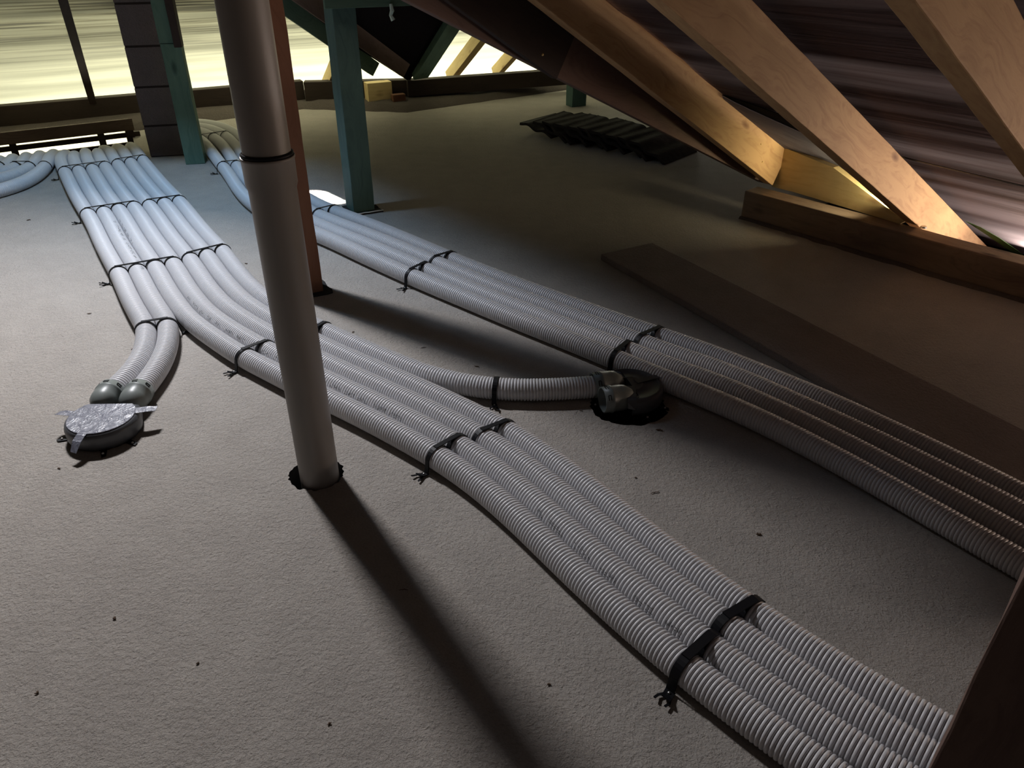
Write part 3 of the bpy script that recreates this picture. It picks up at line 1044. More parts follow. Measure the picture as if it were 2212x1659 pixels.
# ------------------------------------------------------------------ plenums
def plenum(center, ends, label, taped, open_port=None, tape_dirs=()):
    """ends = floor points where the port sockets meet the ducts"""
    c = Vector((center.x, center.y, 0))
    ends = [Vector((e.x, e.y, 0)) for e in ends]
    mid = (ends[0] + ends[1]) / 2
    ax = (mid - c).normalized()                    # towards the ports
    sd = (ends[1] - ends[0]); sd -= ax * sd.dot(ax); half = sd.length / 2; sd.normalize()
    half = max(half, 0.046)
    dist = (mid - c).length
    r, h, zb = 0.108, 0.060, 0.004
    root = empty('duct_plenum', c)
    tag(root, label, 'plenum')
    # body: disc and the shoulders of the two ports, one shell
    outline = []
    for k in range(40):
        a = math.radians(72 + (360 - 144) * k / 39)
        outline.append((math.cos(a) * r, math.sin(a) * r))
    sh = dist - 0.105
    outline += [(sh, -half - 0.042), (sh, half + 0.042)]
    def ring(bm, sc_, z):
        out = []
        for x, y in outline:
            p = ax * (x * sc_) + sd * (y * sc_) + Vector((0, 0, z))
            out.append(bm.verts.new(p))
        return out
    bm = bmesh.new()
    levels = [(0.965, zb), (1.0, zb + 0.012), (1.0, h - 0.016), (0.965, h - 0.004), (0.90, h), (0.86, h + 0.001), (0.84, h - 0.002), (0.4, h - 0.001), (0.38, h + 0.001)]
    rs = [ring(bm, s_, z_) for s_, z_ in levels]
    for i in range(len(rs) - 1):
        for k in range(len(rs[i])):
            k2 = (k + 1) % len(rs[i])
            bm.faces.new((rs[i][k], rs[i][k2], rs[i + 1][k2], rs[i + 1][k]))
    bm.faces.new(rs[0]); bm.faces.new(rs[-1])
    o = from_bm('body', bm, M_PBODY, smooth=False)
    o.parent = root
    for p_ in o.data.polygons: p_.use_smooth = p_.area < 0.002
    # port sockets
    for j, e in enumerate(ends):
        y = (-half if j == 0 else half)
        bm = bmesh.new()
        zc = 0.0415
        x1 = dist + 0.006
        X = lambda x: ax * x + sd * y + Vector((0, 0, zc))
        prof = [(x1, 0.0385), (x1, 0.0428), (x1 - 0.022, 0.0432), (x1 - 0.024, 0.0452), (x1 - 0.030, 0.0452), (x1 - 0.032, 0.0432), (x1 - 0.062, 0.0428), (x1 - 0.078, 0.040), (x1 - 0.100, 0.026), (x1 - 0.110, 0.006)]
        rings = []
        for x, rr_ in prof:
            rg = []
            for k in range(28):
                a = 2 * math.pi * k / 28
                zz = math.sin(a) * rr_
                q = ax * x + sd * (y + math.cos(a) * rr_) + Vector((0, 0, max(zc + zz, 0.003)))
                rg.append(bm.verts.new(q))
            rings.append(rg)
        for i in range(len(rings) - 1):
            for k in range(28):
                bm.faces.new((rings[i][k], rings[i][(k + 1) % 28], rings[i + 1][(k + 1) % 28], rings[i + 1][k]))
        # inner wall so that an empty port reads as an open tube
        inner = []
        for x, rr_ in ((x1, 0.0385), (x1 - 0.07, 0.0375)):
            rg = [bm.verts.new(ax * x + sd * (y + math.cos(2 * math.pi * k / 28) * rr_) + Vector((0, 0, max(0.005, zc + math.sin(2 * math.pi * k / 28) * rr_)))) for k in range(28)]
            inner.append(rg)
        for k in range(28):
            bm.faces.new((inner[0][k], inner[0][(k + 1) % 28], inner[1][(k + 1) % 28], inner[1][k]))
        bm.faces.new(inner[1])
        po = from_bm('port', bm, M_PLENUM, smooth=True)
        po.parent = root
        # clip windows
        for ang in (38, 142, 95):
            bm = bmesh.new()
            a = math.radians(ang)
            n = sd * math.cos(a) + Vector((0, 0, math.sin(a)))
            tt = sd * -math.sin(a) + Vector((0, 0, math.cos(a)))
            base = ax * (x1 - 0.013) + sd * y + Vector((0, 0, zc)) + n * 0.0431
            for dx, dy, w_, l_ in ((-0.004, 0, 0.0012, 0.008), (0.004, 0, 0.0012, 0.008), (0, 0.008, 0.004, 0.0012)):
                q = [base + ax * (dx - w_) + tt * (dy - l_), base + ax * (dx + w_) + tt * (dy - l_), base + ax * (dx + w_) + tt * (dy + l_), base + ax * (dx - w_) + tt * (dy + l_)]
                q2 = [p_ + n * 0.0012 for p_ in q]
                a_ = [bm.verts.new(p_) for p_ in q]; b_ = [bm.verts.new(p_) for p_ in q2]
                bm.faces.new(b_)
                for k in range(4): bm.faces.new((a_[k], a_[(k + 1) % 4], b_[(k + 1) % 4], b_[k]))
            cw = from_bm('clip', bm, M_BLACK)
            cw.parent = po
    # strips of tape folded over the rim
    for (ang, ln, w_, drop) in tape_dirs:
        a = math.radians(ang)
        dv = Vector((math.cos(a), math.sin(a), 0)); pv = Vector((-dv.y, dv.x, 0))
        bm = bmesh.new()
        zt = h + 0.0022
        pts = [dv * 0.02 + Vector((0, 0, zt)), dv * 0.085 + Vector((0, 0, zt)), dv * 0.104 + Vector((0, 0, zt - 0.002)), dv * (0.104 + ln * 0.5) + Vector((0, 0, zt - 0.3 * drop)), dv * (0.104 + ln) + Vector((0, 0, zt - drop))]
        prev = None
        for i, p_ in enumerate(pts):
            ww = w_ * (1 if i < 4 else 0.8)
            sk = 0.006 if i == 4 else 0
            q = [bm.verts.new(p_ + pv * ww + dv * sk), bm.verts.new(p_ - pv * ww), bm.verts.new(p_ - pv * ww + Vector((0, 0, 0.0008))), bm.verts.new(p_ + pv * ww + dv * sk + Vector((0, 0, 0.0008)))]
            if prev:
                for k in range(4): bm.faces.new((prev[k], prev[(k + 1) % 4], q[(k + 1) % 4], q[k]))
            else: bm.faces.new(q)
            prev = q
        bm.faces.new(prev[::-1])
        t_ = from_bm('tape', bm, M_TAPE if taped else M_PBODY)
        t_.parent = root
    if taped:
        bm = bmesh.new()
        ringv = []
        for k in range(40):
            a = 2 * math.pi * k / 40
            rad = 0.098 if True else 0
            p_ = ax * math.cos(a) * rad + sd * math.sin(a) * rad
            if p_.dot(ax) > sh - 0.004: p_ += ax * (sh - 0.004 - p_.dot(ax))
            ringv.append(p_)
        lo = [bm.verts.new(p_ + Vector((0, 0, h + 0.0012))) for p_ in ringv]
        hi = [bm.verts.new(p_ * 0.985 + Vector((0, 0, h + 0.0026))) for p_ in ringv]
        for k in range(40): bm.faces.new((lo[k], lo[(k + 1) % 40], hi[(k + 1) % 40], hi[k]))
        bm.faces.new(hi); bm.faces.new(lo[::-1])
        t_ = from_bm('tape_cover', bm, M_TAPE)
        t_.parent = root
        t_['label'] = 'silver tape stretched over the plenum opening'
    # fixing lugs on the floor
    for ang in (200, 330, 290):
        a = math.radians(ang)
        dv = Vector((math.cos(a), math.sin(a), 0)); pv = Vector((-dv.y, dv.x, 0))
        bm = bmesh.new()
        q = [dv * 0.095 + pv * 0.010, dv * 0.135 + pv * 0.008, dv * 0.140 - pv * 0.004, dv * 0.095 - pv * 0.010]
        lo = [bm.verts.new(p_ + Vector((0, 0, 0.0005))) for p_ in q]; hi = [bm.verts.new(p_ + Vector((0, 0, 0.004))) for p_ in q]
        bm.faces.new(lo[::-1]); bm.faces.new(hi)
        for k in range(4): bm.faces.new((lo[k], lo[(k + 1) % 4], hi[(k + 1) % 4], hi[k]))
        l_ = from_bm('fixing_lug', bm, M_BLACK)
        l_.parent = root
        bm = bmesh.new()
        bmesh.ops.create_uvsphere(bm, u_segments=8, v_segments=6, radius=0.004)
        bmesh.ops.translate(bm, verts=bm.verts, vec=dv * 0.124 + Vector((0, 0, 0.005)))
        s_ = from_bm('screw', bm, M_METAL, smooth=True)
        s_.parent = l_
    return root


e1, e2 = paths3['A1'][-1], paths3['A2'][-1]
plenum(PL1, [Vector(e1), Vector(e2)], 'round grey duct plenum taped over with silver tape, two ducts entering at its back', True,
       tape_dirs=((172, 0.040, 0.013, 0.004), (18, 0.050, 0.016, 0.006), (262, 0.045, 0.014, 0.030)))
eB = Vector(paths3['B3'][-1])
eO = eB + Vector((0.020, -0.086, 0))
plenum(PL2, [eB, eO], 'dark grey duct plenum beside the right-hand run, one duct connected and one port empty', False,
       tape_dirs=((265, 0.010, 0.014, 0.028), (25, 0.030, 0.012, 0.015)))

# ------------------------------------------------------------------ soil pipe
def soil_pipe():
    c = Vector((PIPE.x, PIPE.y, 0))
    root = empty('soil_pipe', c)
    tag(root, 'thick grey plastic soil pipe rising through a rough hole in the floor', 'pipe')
    def lathe(nm, prof, m=M_PIPE, lab=None):
        bm = bmesh.new()
        rg = []
        for z, r in prof:
            rg.append([bm.verts.new((r * math.cos(2 * math.pi * k / 56), r * math.sin(2 * math.pi * k / 56), z)) for k in range(56)])
        for i in range(len(rg) - 1):
            for k in range(56): bm.faces.new((rg[i][k], rg[i][(k + 1) % 56], rg[i + 1][(k + 1) % 56], rg[i + 1][k]))
        o = from_bm(nm, bm, m, smooth=True)
        o.parent = root
        if lab: o['label'] = lab
        return o
    zj = 0.912
    lathe('lower_pipe', [(-0.2, 0.0545), (zj - 0.075, 0.0545), (zj - 0.062, 0.0585), (zj - 0.008, 0.0590), (zj - 0.006, 0.0605), (zj - 0.001, 0.0605), (zj, 0.0595), (zj, 0.056)])
    lathe('seal_ring', [(zj - 0.002, 0.0555), (zj + 0.003, 0.0585), (zj + 0.006, 0.0585), (zj + 0.009, 0.0550)], M_BLACK, 'dark rubber seal ring at the joint')
    lathe('upper_pipe', [(zj - 0.05, 0.0535), (1.66, 0.0535)])
    return root


soil_pipe()

# ------------------------------------------------------------------ posts
def felt_pad(C, e1, e2, w1, w2, parent, seed, lab=None, rim=True):
    e1v, e2v = Vector((*e1, 0)).normalized(), Vector((*e2, 0)).normalized()
    rr = random.Random(seed)
    c = Vector((C[0], C[1], 0))
    bm = bmesh.new()
    pts = []
    n = 7
    corners = [(-0.022, -0.022), (w1 + 0.035, -0.025), (w1 + 0.03, w2 + 0.03), (-0.025, w2 + 0.03)]
    for i in range(4):
        a, b = corners[i], corners[(i + 1) % 4]
        for k in range(n):
            f = k / n
            pts.append((a[0] + (b[0] - a[0]) * f + rr.uniform(-.004, .004), a[1] + (b[1] - a[1]) * f + rr.uniform(-.004, .004)))
    lo = [bm.verts.new(c + e1v * x + e2v * y) for x, y in pts]
    hi = [bm.verts.new(c + e1v * x + e2v * y + Vector((0, 0, 0.006 + rr.uniform(0, 0.006)))) for x, y in pts]
    k = len(pts)
    for i in range(k): bm.faces.new((lo[i], lo[(i + 1) % k], hi[(i + 1) % k], hi[i]))
    cen = bm.verts.new(c + e1v * w1 / 2 + e2v * w2 / 2 + Vector((0, 0, 0.006)))
    for i in range(k): bm.faces.new((hi[i], hi[(i + 1) % k], cen))
    o = from_bm('felt_pad', bm, M_FELT_SHADE)
    if parent:
        o.parent = parent; o.location = -parent.location
    if rim:
        bm = bmesh.new()
        tube(bm, [v_ for v_ in [c + e1v * x + e2v * y + Vector((0, 0, 0.011)) for x, y in (pts[-7:] + pts[:9])]], 0.0028, 6)
        q = from_bm('torn_edge', bm, M_PAPER)
        q.parent = parent; q.location = -parent.location
    return o


GP = (-0.847, 4.0)
root = empty('teal_post', (GP[0], GP[1], 0))
tag(root, 'teal timber post beside the bright sun patch, standing on black felt', 'post')
post('shaft', GP, E1, E2, 0.118, 0.125, 0.008, 1.42, M_TEAL, root)
felt_pad(GP, E1, E2, 0.118, 0.125, root, 3)

OP = (-0.905, 2.945)
root = empty('orange_post', (OP[0], OP[1], 0))
tag(root, 'orange-brown timber post close behind the grey soil pipe', 'post')
post('shaft', OP, E1, E2, 0.118, 0.11, 0.008, 1.62, M_PINE_ORANGE, root)
felt_pad(OP, E1, E2, 0.118, 0.11, root, 4, rim=False)

GC = at(402, 356)
root = empty('green_post', (GC.x, GC.y, 0))
tag(root, 'green timber post standing against the tall plastered flue', 'post')
post('shaft', (GC.x, GC.y), (0.98, 0.2), (-0.2, 0.98), 0.118, 0.09, 0, 0.72, M_GREEN, root)
post('upper_shaft', (GC.x, GC.y), (0.98, 0.2), (-0.2, 0.98), 0.085, 0.09, 0.722, 1.15, M_GREEN, root)
post('spliced_board', (GC.x + 0.086, GC.y - 0.01), (0.98, 0.2), (-0.2, 0.98), 0.045, 0.08, 0.70, 1.15, M_DARK, root)['label'] = 'dark board spliced to the upper post'

# plastered flue left of it
FC = at(326, 340)
def flue():
    root = empty('plastered_flue', (FC.x, FC.y, 0))
    tag(root, 'tall square mauve-brown flue of stacked blocks beside the green post', 'flue')
    e1v, e2v = Vector((0.97, 0.24, 0)), Vector((-0.24, 0.97, 0))
    bm = bmesh.new()
    z = 0.0; rr = random.Random(4)
    hts = [0.20, 0.24, 0.24, 0.24, 0.20]
    for h in hts:
        q = []
        for zz in (z + 0.0025, z + h - 0.0025):
            q.append([bm.verts.new(e1v * a + e2v * b + Vector((0, 0, zz))) for a, b in ((0, 0), (0.245, 0), (0.245, 0.24), (0, 0.24))])
        vsb = q[0] + q[1]
        fs = [bm.faces.new(q[0][::-1]), bm.faces.new(q[1])]
        for k in range(4): fs.append(bm.faces.new((q[0][k], q[0][(k + 1) % 4], q[1][(k + 1) % 4], q[1][k])))
        es = list({e for f in fs for e in f.edges})
        bmesh.ops.bevel(bm, geom=es, offset=0.004, segments=2, affect='EDGES')
        z += h
    o = from_bm('blockwork', bm, M_BLOCK); o.parent = root
    bm = bmesh.new()
    q = [[bm.verts.new(e1v * a + e2v * b + Vector((0, 0, zz))) for a, b in ((0.003, 0.003), (0.242, 0.003), (0.242, 0.237), (0.003, 0.237))] for zz in (0, 1.115)]
    for k in range(4): bm.faces.new((q[0][k], q[0][(k + 1) % 4], q[1][(k + 1) % 4], q[1][k]))
    o = from_bm('mortar_joints', bm, M_DARK); o.parent = root


flue()

# horizontal green tie beam along the posts and its hanging rag
tA = onplane(640, 22, (GP[0], GP[1] - 0.01, 1), Vector((-E2[0], -E2[1], 0)))
tB = onplane(1010, 8, (GP[0], GP[1] - 0.01, 1), Vector((-E2[0], -E2[1], 0)))
o = beam('green_tie_beam', onplane(702, 20, (GP[0], GP[1] - 0.02, 1), Vector((-E2[0], -E2[1], 0))) + Vector((-.0, 0, 0)), tB, 0.02, 0.16, (E2[0], E2[1], 0), M_GREEN)
tag(o, 'dark green horizontal tie beam crossing the top of the teal post', 'beam')
rg = onplane(845, 18, (GP[0], GP[1] - 0.02, 1), Vector((-E2[0], -E2[1], 0)))
bm = bmesh.new()
tube(bm, [rg + Vector((0, -0.004, 0.02)), rg + Vector((0.004, -0.006, -0.01)), rg + Vector((-0.004, -0.006, -0.03)), rg + Vector((0.006, -0.004, -0.052))], [0.008, 0.011, 0.009, 0.012], 7)
o = from_bm('hanging_rag', bm, M_RAG)
tag(o, 'small pale shred of rag hanging from the green tie beam', 'rag')

# foreground post at the lower right
FP = at(1895, 1900)
root = empty('foreground_post', (FP.x, FP.y, 0))
tag(root, 'blurred dark brown timber post in the lower right corner, over the duct ends', 'post')
post('shaft', (FP.x, FP.y), (0.75, -0.66), (0.66, 0.75), 0.20, 0.045, 0, 1.85, M_PINE_BROWN, root, rough=0.003)
# ------------------------------------------------------------------ rafters on the right slope
NEARF = -PD                                         # from near face to far face


def raft(name, base, slope, d_up, d_dn, w, dep, m, parent=None, pn=PN):
    base = Vector(base)
    A = base + pn * d_dn - Vector((0, 0, slope * d_dn))
    B = base - pn * d_up + Vector((0, 0, slope * d_up))
    return beam(name, B, A, w, dep, NEARF, m, parent, rough=0.0008)


def nails(parent, pts, m, r=0.006):
    for p in pts:
        bm = bmesh.new()
        bmesh.ops.create_uvsphere(bm, u_segments=10, v_segments=6, radius=r)
        o = from_bm('nail', bm, m, smooth=True)
        o.parent = parent
        o.matrix_parent_inverse = parent.matrix_world.inverted() if False else Matrix.Identity(4)
        o.matrix_basis = parent.matrix_basis.inverted() @ Matrix.Translation(p)


r2 = raft('rafter', (1.87, 3.40, 0.152), 0.535, 3.0, 0.95, 0.060, 0.165, M_PINE)
tag(r2, 'lit pine rafter landing on the weathered wall plate, middle of the three nearest', 'rafter', 'rafters of the right-hand slope')
r1 = raft('rafter', (1.385, 3.99, 0.152), 0.576, 2.9, -0.03, 0.055, 0.185, M_PINE)
tag(r1, 'pine rafter with lit lower end cut upright at the far end of the wall plate', 'rafter', 'rafters of the right-hand slope')
P3 = Vector((0.665, 1.41, 1.253))
r3 = raft('rafter', P3 + PN * 0.9 - Vector((0, 0, 0.49 * 0.9)), 0.49, 2.2, 0.75, 0.060, 0.16, M_PINE)
tag(r3, 'broad knotty pine rafter at the upper right corner, nearest the camera', 'rafter', 'rafters of the right-hand slope')
nn = Vector((0.64, -0.77, 0))
nails(r1, [onplane(1644, 311, (1.385, 3.99, 0), nn), onplane(1647, 350, (1.385, 3.99, 0), nn)], M_BRASS, 0.004)

# the long brown strut and the dark board bolted over it
q = -2.305
def plq(c): return Vector((nn.x * c, nn.y * c, 0))
A = onplane(1650, 396, plq(q), nn); B = onplane(700, -90, plq(q), nn)
o = beam('brown_strut', B, A, 0.045, 0.20, NEARF, M_PINE_BROWN)
tag(o, 'long brown timber strut running down behind the first rafter to the wall plate', 'strut')
q = -2.255
A = onplane(1203, 172, plq(q), nn); B = onplane(820, -105, plq(q), nn)
o = beam('dark_splice_board', B, A, 0.035, 0.24, NEARF, M_DARK)
tag(o, 'dark maroon splice board bolted over the brown strut', 'board')
nails(o, [onplane(1172, 118, plq(q), nn)], M_BRASS, 0.0055)

# green-lit face between the rafter tail and the plate
pA, pB = at(1722, 417, 0.152), at(1944, 484, 0.152)
hn = Vector(((pB - pA).y, -(pB - pA).x, 0)).normalized()
H = [at(1668, 403, 0.150), pA, pB, onplane(1955, 478, pA, hn), onplane(1800, 362, pA, hn), onplane(1677, 312, pA, hn)]
H[0] = onplane(1667, 403, pA, hn)
o = panel('blocking_board', H, 0.045, M_YELLOW, ndir=(-PN.x, -PN.y, 0))
tag(o, 'pale yellow tapered board standing on the wall plate between two rafters', 'board')

# wall plate
pa_, pb_ = at(1609, 411, 0.15), at(2212, 573, 0.15)
dv = (pb_ - pa_).normalized()
pe_ = pb_ + dv * 1.6
o = beam('wall_plate', Vector((pa_.x, pa_.y, 0.012)), Vector((pe_.x, pe_.y, 0.012)), 0.115, 0.138, PN, M_PLATE, rough=0.001, bev=0.007)
tag(o, 'weathered timber wall plate lying on the floor under the right-hand rafters', 'beam')
# mortar bedding along its foot
bm = bmesh.new(); rr = random.Random(7); rows = []
for i in range(60):
    p = pa_.lerp(pe_, i / 59); p.z = 0
    j = lambda s: rr.uniform(-s, s)
    rows.append([bm.verts.new(p - PN * (0.022 + j(0.010))), bm.verts.new(p - PN * (0.012 + j(0.003)) + Vector((0, 0, 0.010 + j(0.004)))), bm.verts.new(p + PN * 0.01 + Vector((0, 0, 0.014)))])
for i in range(59):
    for k in range(2): bm.faces.new((rows[i][k], rows[i + 1][k], rows[i + 1][k + 1], rows[i][k + 1]))
tag(from_bm('trim_3', bm, M_KERB, smooth=True), kind='structure')

# screw plate at the foot of the middle rafter
bm = bmesh.new()
c = at(1992, 490, 0.153)
bmesh.ops.create_cone(bm, cap_ends=True, segments=16, radius1=0.016, radius2=0.012, depth=0.008)
o = from_bm('steel_washer', bm, M_METAL, origin=None)
o.location = c + Vector((0.0, -0.012, 0.004))
tag(o, 'small steel washer on the wall plate at the foot of the lit rafter', 'washer')

# loose underlay flap and green film edge near the right eaves
def ribbon(name, pxs, wpx, n0, m, label, cat, off=0.0):
    bm = bmesh.new(); prev = None
    p00 = rp(2.858, 0) + Vector((0, 0, off))
    nrm = Vector((PN.x * RS, PN.y * RS, 1)).normalized()
    for (u, v), (u2, v2) in zip(pxs, wpx):
        a_, b_ = onplane(u, v, p00, nrm), onplane(u2, v2, p00, nrm)
        t_ = nrm * 0.002
        q_ = [bm.verts.new(a_), bm.verts.new(b_), bm.verts.new(b_ + t_), bm.verts.new(a_ + t_)]
        if prev:
            for k in range(4): bm.faces.new((prev[k], prev[(k + 1) % 4], q_[(k + 1) % 4], q_[k]))
        else: bm.faces.new(q_)
        prev = q_
    bm.faces.new(prev[::-1])
    o_ = from_bm(name, bm, m, smooth=False)
    tag(o_, label, cat)
    return o_


ribbon('gap_shade_strip', [(1560, 205), (1620, 224), (1700, 252), (1780, 283), (1850, 318), (1930, 365)], [(1560, 206), (1620, 236), (1700, 272), (1780, 308), (1850, 352), (1930, 402)], None, M_VOID,  # black strip paints the shade inside the underlay fold
       'black strip standing in for the shaded gap in the underlay behind the lit rafters', 'shade strip', off=-0.012)
ribbon('underlay_flap', [(1560, 208), (1620, 238), (1700, 274), (1780, 310), (1850, 354), (1930, 404)], [(1570, 232), (1630, 290), (1700, 330), (1780, 375), (1850, 420), (1930, 475)], None, M_FLAP,
       'grey-violet loose underlay flap below the dark strip, behind the yellow board', 'underlay flap', off=-0.02)
ribbon('underlay_seam', [(1930, 334), (2010, 354), (2110, 378), (2240, 408)], [(1930, 336), (2010, 356.5), (2110, 380.5), (2240, 411)], None, M_BLACK,
       'thin black lap line across the mauve underlay at the right', 'underlay seam', off=-0.024)
ribbon('green_film_edge', [(2085, 478), (2120, 492), (2160, 515), (2200, 543), (2240, 575)], [(2087, 479), (2120, 500), (2160, 527), (2200, 556), (2240, 590)], None, M_GREENEDGE,
       'curled green film edge at the right eaves above the wall plate', 'film edge', off=-0.015)

# ------------------------------------------------------------------ rafters on the far slope
def far_rafter(u, v, label, m, w=0.05, dep=0.12, L=2.4, up=None):
    b_ = at(u, v, 0.20)
    o_ = BN.dot(b_)
    b_ = b_ - BN * (o_ - BO)                     # slide to the eaves line
    dd = (-BN + Vector((0, 0, BS))).normalized()
    A_ = Vector((b_.x, b_.y, 0.155)) - Vector((0, 0, dep * 0.95))
    A_ = A_ + dd * 0.02
    o = beam('far_rafter', A_, A_ + dd * L, w, dep * 0.85, -BD, m, bev=0.003)
    tag(o, label, 'rafter', 'rafters of the far slope')
    return o


far_rafter(-2, 222, 'pale rafter foot at the left edge against the bright far underlay', M_YELLOW)
far_rafter(205, 208, 'slim dark rafter crossing the bright far underlay left of the flue', M_DARK)
far_rafter(720, 170, 'pale yellow rafter foot just left of the teal post', M_YELLOW)
far_rafter(1035, 160, 'yellow rafter on the far slope right of the dark void panel', M_YELLOW, w=0.07)
far_rafter(1140, 152, 'short yellow rafter foot on the far slope, the rightmost one', M_YELLOW, w=0.06)

# V of green struts with a black panel standing in for the dark void between
fw = Vector((-BN.x, -BN.y, 0))
pc = at(880, 172, 0.20)
def fp(u, v, off=0.0):
    return onplane(u, v, pc - BN * off, BN * 0.6 + Vector((0, 0, 1)))
o = panel('dark_void_panel', [fp(884, 176, 0.0), fp(975, 40, 0.0), fp(1000, -60, 0.0), fp(560, -60, 0.0), fp(600, -6, 0.0)], 0.03, M_VOID, ndir=-BN)
tag(o, 'black panel standing in for the dark void between the two far struts', 'void panel')
o = beam('green_strut', fp(893, 173, 0.10), fp(985, 25, 0.10), 0.06, 0.13, BN, M_GREEN, up=(-1, 0, 0))
tag(o, 'dark green strut leaning right, right arm of the V at the far eaves', 'strut')
o = beam('green_strut', fp(806, 165, 0.14), fp(560, -4, 0.14), 0.06, 0.11, BN, M_GREEN, up=(0, 0, 1))
tag(o, 'dark green strut leaning left behind the teal post, left arm of the V', 'strut')
o = beam('brown_strut', fp(872, 168, 0.16), fp(600, -22, 0.16), 0.05, 0.17, BN, M_PLATE_L, up=(0, 0, 1))
tag(o, 'brown strut lying just above the left arm of the V', 'strut')
# block under them
bk = at(797, 222, 0.05)
o = beam('timber_block', Vector((bk.x, bk.y, 0.05)), Vector((bk.x, bk.y, 0.05)) + BD * 0.21, 0.10, 0.15, BN, M_YELLOW)
tag(o, 'small yellowish timber block on the far sill, right of the teal post', 'block')
bk = at(850, 222, 0.05)
o = beam('timber_block', Vector((bk.x, bk.y, 0.05)), Vector((bk.x, bk.y, 0.05)) + BD * 0.11, 0.06, 0.06, BN, M_PINE_ORANGE)
tag(o, 'small reddish timber offcut against the yellowish block at the far sill', 'block')

# dark stub post behind the tile stack
sp_ = at(1236, 232, 0)
o = post('stub_post', (sp_.x, sp_.y), (0.88, 0.48), (-0.5, 0.87), 0.14, 0.1, 0, 0.75, M_TEAL)
tag(o, 'dark blue-green stub post behind the stack of roof tiles', 'post')

# ------------------------------------------------------------------ stack of dark roof tiles
def roof_tile():
    bm = bmesh.new()
    nx, ny = 24, 2
    W, L, T = 0.30, 0.42, 0.018
    def h(x): return 0.018 * (0.5 - 0.5 * math.cos(2 * math.pi * x / W * 2))
    top, bot = [], []
    for j in range(ny + 1):
        for i in range(nx + 1):
            x = W * i / nx; y = L * j / ny
            top.append(bm.verts.new((x - W / 2, y - L / 2, h(x) + T)))
            bot.append(bm.verts.new((x - W / 2, y - L / 2, h(x))))
    k = nx + 1
    for j in range(ny):
        for i in range(nx):
            a_ = j * k + i
            bm.faces.new((top[a_], top[a_ + 1], top[a_ + k + 1], top[a_ + k]))
            bm.faces.new((bot[a_], bot[a_ + k], bot[a_ + k + 1], bot[a_ + 1]))
    for i in range(nx):
        bm.faces.new((top[i], bot[i], bot[i + 1], top[i + 1]))
        a_ = ny * k + i
        bm.faces.new((top[a_], top[a_ + 1], bot[a_ + 1], bot[a_]))
    for j in range(ny):
        a_ = j * k
        bm.faces.new((top[a_], top[a_ + k], bot[a_ + k], bot[a_]))
        a_ = j * k + nx
        bm.faces.new((top[a_], bot[a_], bot[a_ + k], top[a_ + k]))
    return from_bm('roof_tile', bm, M_TILE)


tile0 = roof_tile()
tl0, tl1 = at(1195, 272, 0.05), at(1432, 318, 0.05)
ords = ['leftmost', 'second from the left', 'third from the left', 'fourth from the left', 'fifth from the left', 'sixth from the left', 'seventh from the left', 'eighth from the left', 'ninth from the left', 'rightmost']
for i in range(10):
    o = tile0 if i == 0 else tile0.copy()
    if i: COL.objects.link(o)
    f = i / 9
    p = tl0.lerp(tl1, f)
    o.location = (p.x, p.y, 0.045 + 0.020 * math.sin(math.pi * f))
    lean = math.radians(20 if i else 10)
    dirr = math.atan2(tl1.y - tl0.y, tl1.x - tl0.x)
    o.rotation_euler = (0, lean, dirr + 0.12 * math.sin(i * 2.1))
    tag(o, 'dark roof tile lying in the leaning row on the far floor, %s' % ords[i], 'roof tile', 'dark roof tiles in a leaning row')

# ------------------------------------------------------------------ low board on the floor, right of centre
kA, kB = at(1297, 562, 0), at(1562, 715, 0)
kd = (kB - kA).normalized(); kn = Vector((-kd.y, kd.x, 0))
if kn.x < 0: kn = -kn
o = beam('floor_board', Vector((kA.x, kA.y, 0.001)), Vector((kA.x, kA.y, 0.001)) + kd * 3.0, 0.30, 0.030, kn, M_DULL, rough=0.001, bev=0.006)
tag(o, 'wide dark board lying flat on the floor between the right-hand ducts and the wall plate', 'board')

# ------------------------------------------------------------------ roof window, added shading boards and upper roof (above the frame)
def roof_window():
    nrm = Vector((0.27, -0.53, 1)).normalized()
    c = WIN + Vector((0, 0, 0.03))
    root = empty('window_1', c)
    tag(root, kind='structure')
    bm = bmesh.new()
    for (x0, x1, y0, y1) in ((-0.24, -0.205, -0.13, 0.13), (0.205, 0.24, -0.13, 0.13), (-0.24, 0.24, 0.085, 0.13), (-0.24, 0.24, -0.13, -0.085)):
        m4 = Matrix.Translation(((x0 + x1) / 2, (y0 + y1) / 2, 0)) @ Matrix.Diagonal((x1 - x0, y1 - y0, 0.05, 1))
        bmesh.ops.create_cube(bm, size=1, matrix=m4)
    o_ = from_bm('window_frame', bm, M_DARK)
    o_.parent = root


roof_window()


def wind_board(o_, s0, s1, z0, z1, label):  # unseen boards added to cut the window light on the floor
    A_ = PN * o_ + PD * s0; B_ = PN * o_ + PD * s1
    o = beam('wind_board', Vector((A_.x, A_.y, z0)), Vector((B_.x, B_.y, z0)), 0.03, z1 - z0, PN, M_DARK)
    tag(o, label, 'board')


wind_board(1.30, -5.2, -2.45, 1.54, 1.87, 'unseen dark board added above the ducts to shade the floor, lower one')
wind_board(1.30, -5.2, -2.45, 1.895, 2.10, 'unseen dark board added above the ducts to shade the floor, upper one')
o = beam('wind_board', Vector((-4.4, 4.24, 1.37)), Vector((-1.25, 4.24, 1.37)), 0.03, 0.62, Vector((0, 1, 0)), M_DARK)
tag(o, 'unseen dark board added in front of the flue to shade the far floor', 'board')

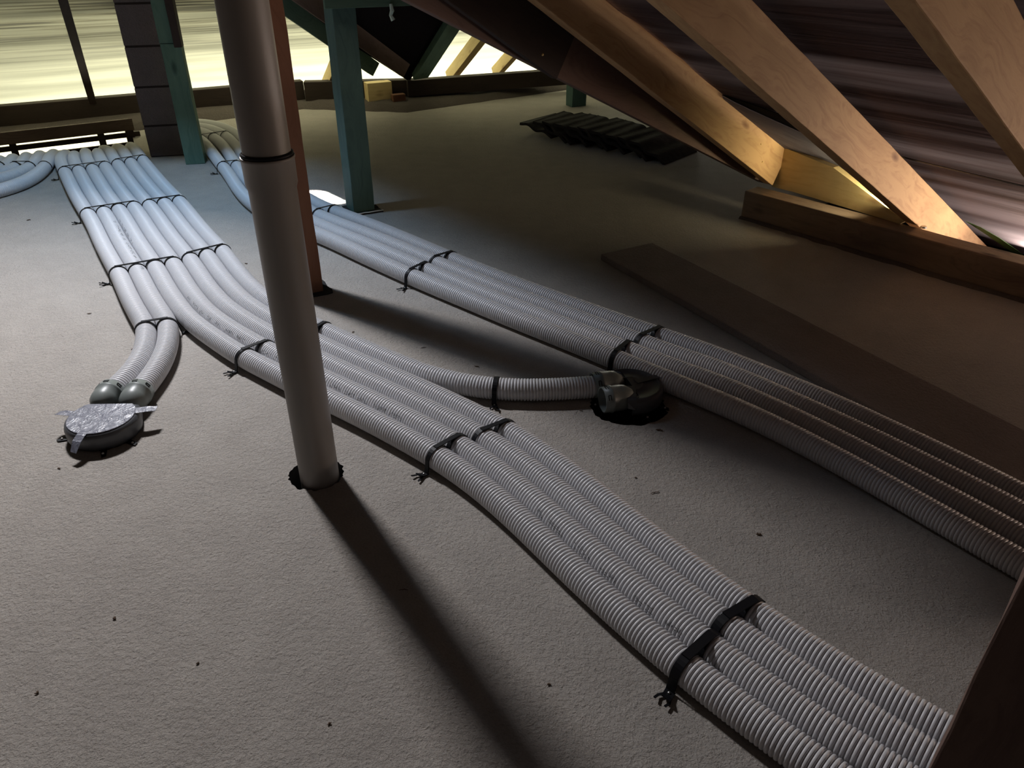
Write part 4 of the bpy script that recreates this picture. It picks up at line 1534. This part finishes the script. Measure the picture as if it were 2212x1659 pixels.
# ------------------------------------------------------------------ debris on the floor
def chip(u, v, ln, w, ang, m, label):
    p = at(u, v, 0)
    bm = bmesh.new()
    rr = random.Random(int(u + v))
    n = 5; ln *= 0.75; w *= 0.6
    pts = [Vector((ln * (k / n - 0.5), rr.uniform(-w, w), 0.002 + rr.uniform(0, 0.002))) for k in range(n + 1)]
    tube(bm, pts, [w * (0.35 + 0.65 * math.sin(math.pi * (k + 0.4) / (n + 0.8))) for k in range(n + 1)], 6)
    bmesh.ops.scale(bm, verts=bm.verts, vec=(1, 1, 0.6))
    o = from_bm('wood_splinter', bm, m)
    o.location = (p.x, p.y, 0.0005)
    o.rotation_euler = (0, 0, math.radians(ang))
    tag(o, label, 'splinter', 'splinters and crumbs on the floor')


chip(1415, 1065, 0.036, 0.003, 22, M_CHIP, 'long dark splinter on the bare floor between the two duct runs')
chip(1373, 1033, 0.009, 0.004, -15, M_CHIP, 'dark crumb just beyond the long splinter between the duct runs')
chip(872, 1275, 0.028, 0.0022, 5, M_CHIP, 'thin dark splinter lying in the shadow of the soil pipe')
chip(248, 1336, 0.012, 0.005, -30, M_CHIP, 'dark crumb on the open floor low on the left')
chip(428, 1434, 0.010, 0.004, 50, M_CHIP, 'dark crumb on the open floor at the bottom, left of centre')
chip(868, 768, 0.040, 0.003, -10, M_STRAW, 'pale straw splinter behind the central ducts, right of the soil pipe')
chip(915, 752, 0.028, 0.003, 30, M_CHIP, 'dark splinter behind the central ducts near the pale straw')
chip(763, 718, 0.014, 0.004, 40, M_CHIP, 'dark crumb in the lit floor right of the soil pipe')
chip(1030, 792, 0.022, 0.004, -8, M_CHIP, 'dark crumb behind the single duct to the right plenum')
chip(1424, 930, 0.028, 0.006, -10, M_CHIP, 'dark crumb on the floor in front of the right plenum')
chip(1639, 1155, 0.014, 0.006, -20, M_CHIP, 'dark crumb on the dim floor between duct runs, toward the right')
chip(1255, 888, 0.014, 0.003, 0, M_CHIP, 'reddish crumb below the duct at the right plenum')
chip(128, 1013, 0.012, 0.004, 10, M_CHIP, 'dark crumb on the floor below the taped plenum, to the left')
chip(288, 755, 0.016, 0.006, 40, M_CHIP, 'dark scrap left of the ducts entering the taped plenum')
chip(193, 678, 0.022, 0.004, 25, M_CHIP, 'brown splinter on the lit floor left of the ducts')
chip(62, 476, 0.026, 0.006, 15, M_CHIP, 'dark crumb on the lit floor near the left edge')
chip(505, 573, 0.022, 0.006, -30, M_CHIP, 'dark crumb between the three ducts and the soil pipe')
chip(532, 570, 0.018, 0.005, 5, M_CHIP, 'dark crumb just left of the soil pipe, beyond the ducts')
chip(512, 580, 0.030, 0.003, -5, M_CHIP, 'thin dark splinter between the three ducts and the soil pipe')
chip(1186, 1480, 0.010, 0.004, 30, M_CHIP, 'dark crumb on the near floor beside the clamp foot, lower centre')
chip(712, 1565, 0.010, 0.004, 30, M_CHIP, 'dark crumb at the bottom edge, left of the pipe shadow')
chip(80, 1497, 0.010, 0.004, 60, M_CHIP, 'dark crumb low on the left side of the floor')
chip(610, 768, 0.012, 0.003, 10, M_CHIP, 'tiny crumb behind the soil pipe')
chip(1345, 690, 0.010, 0.004, 10, M_CHIP, 'tiny crumb beyond the right-hand duct run')
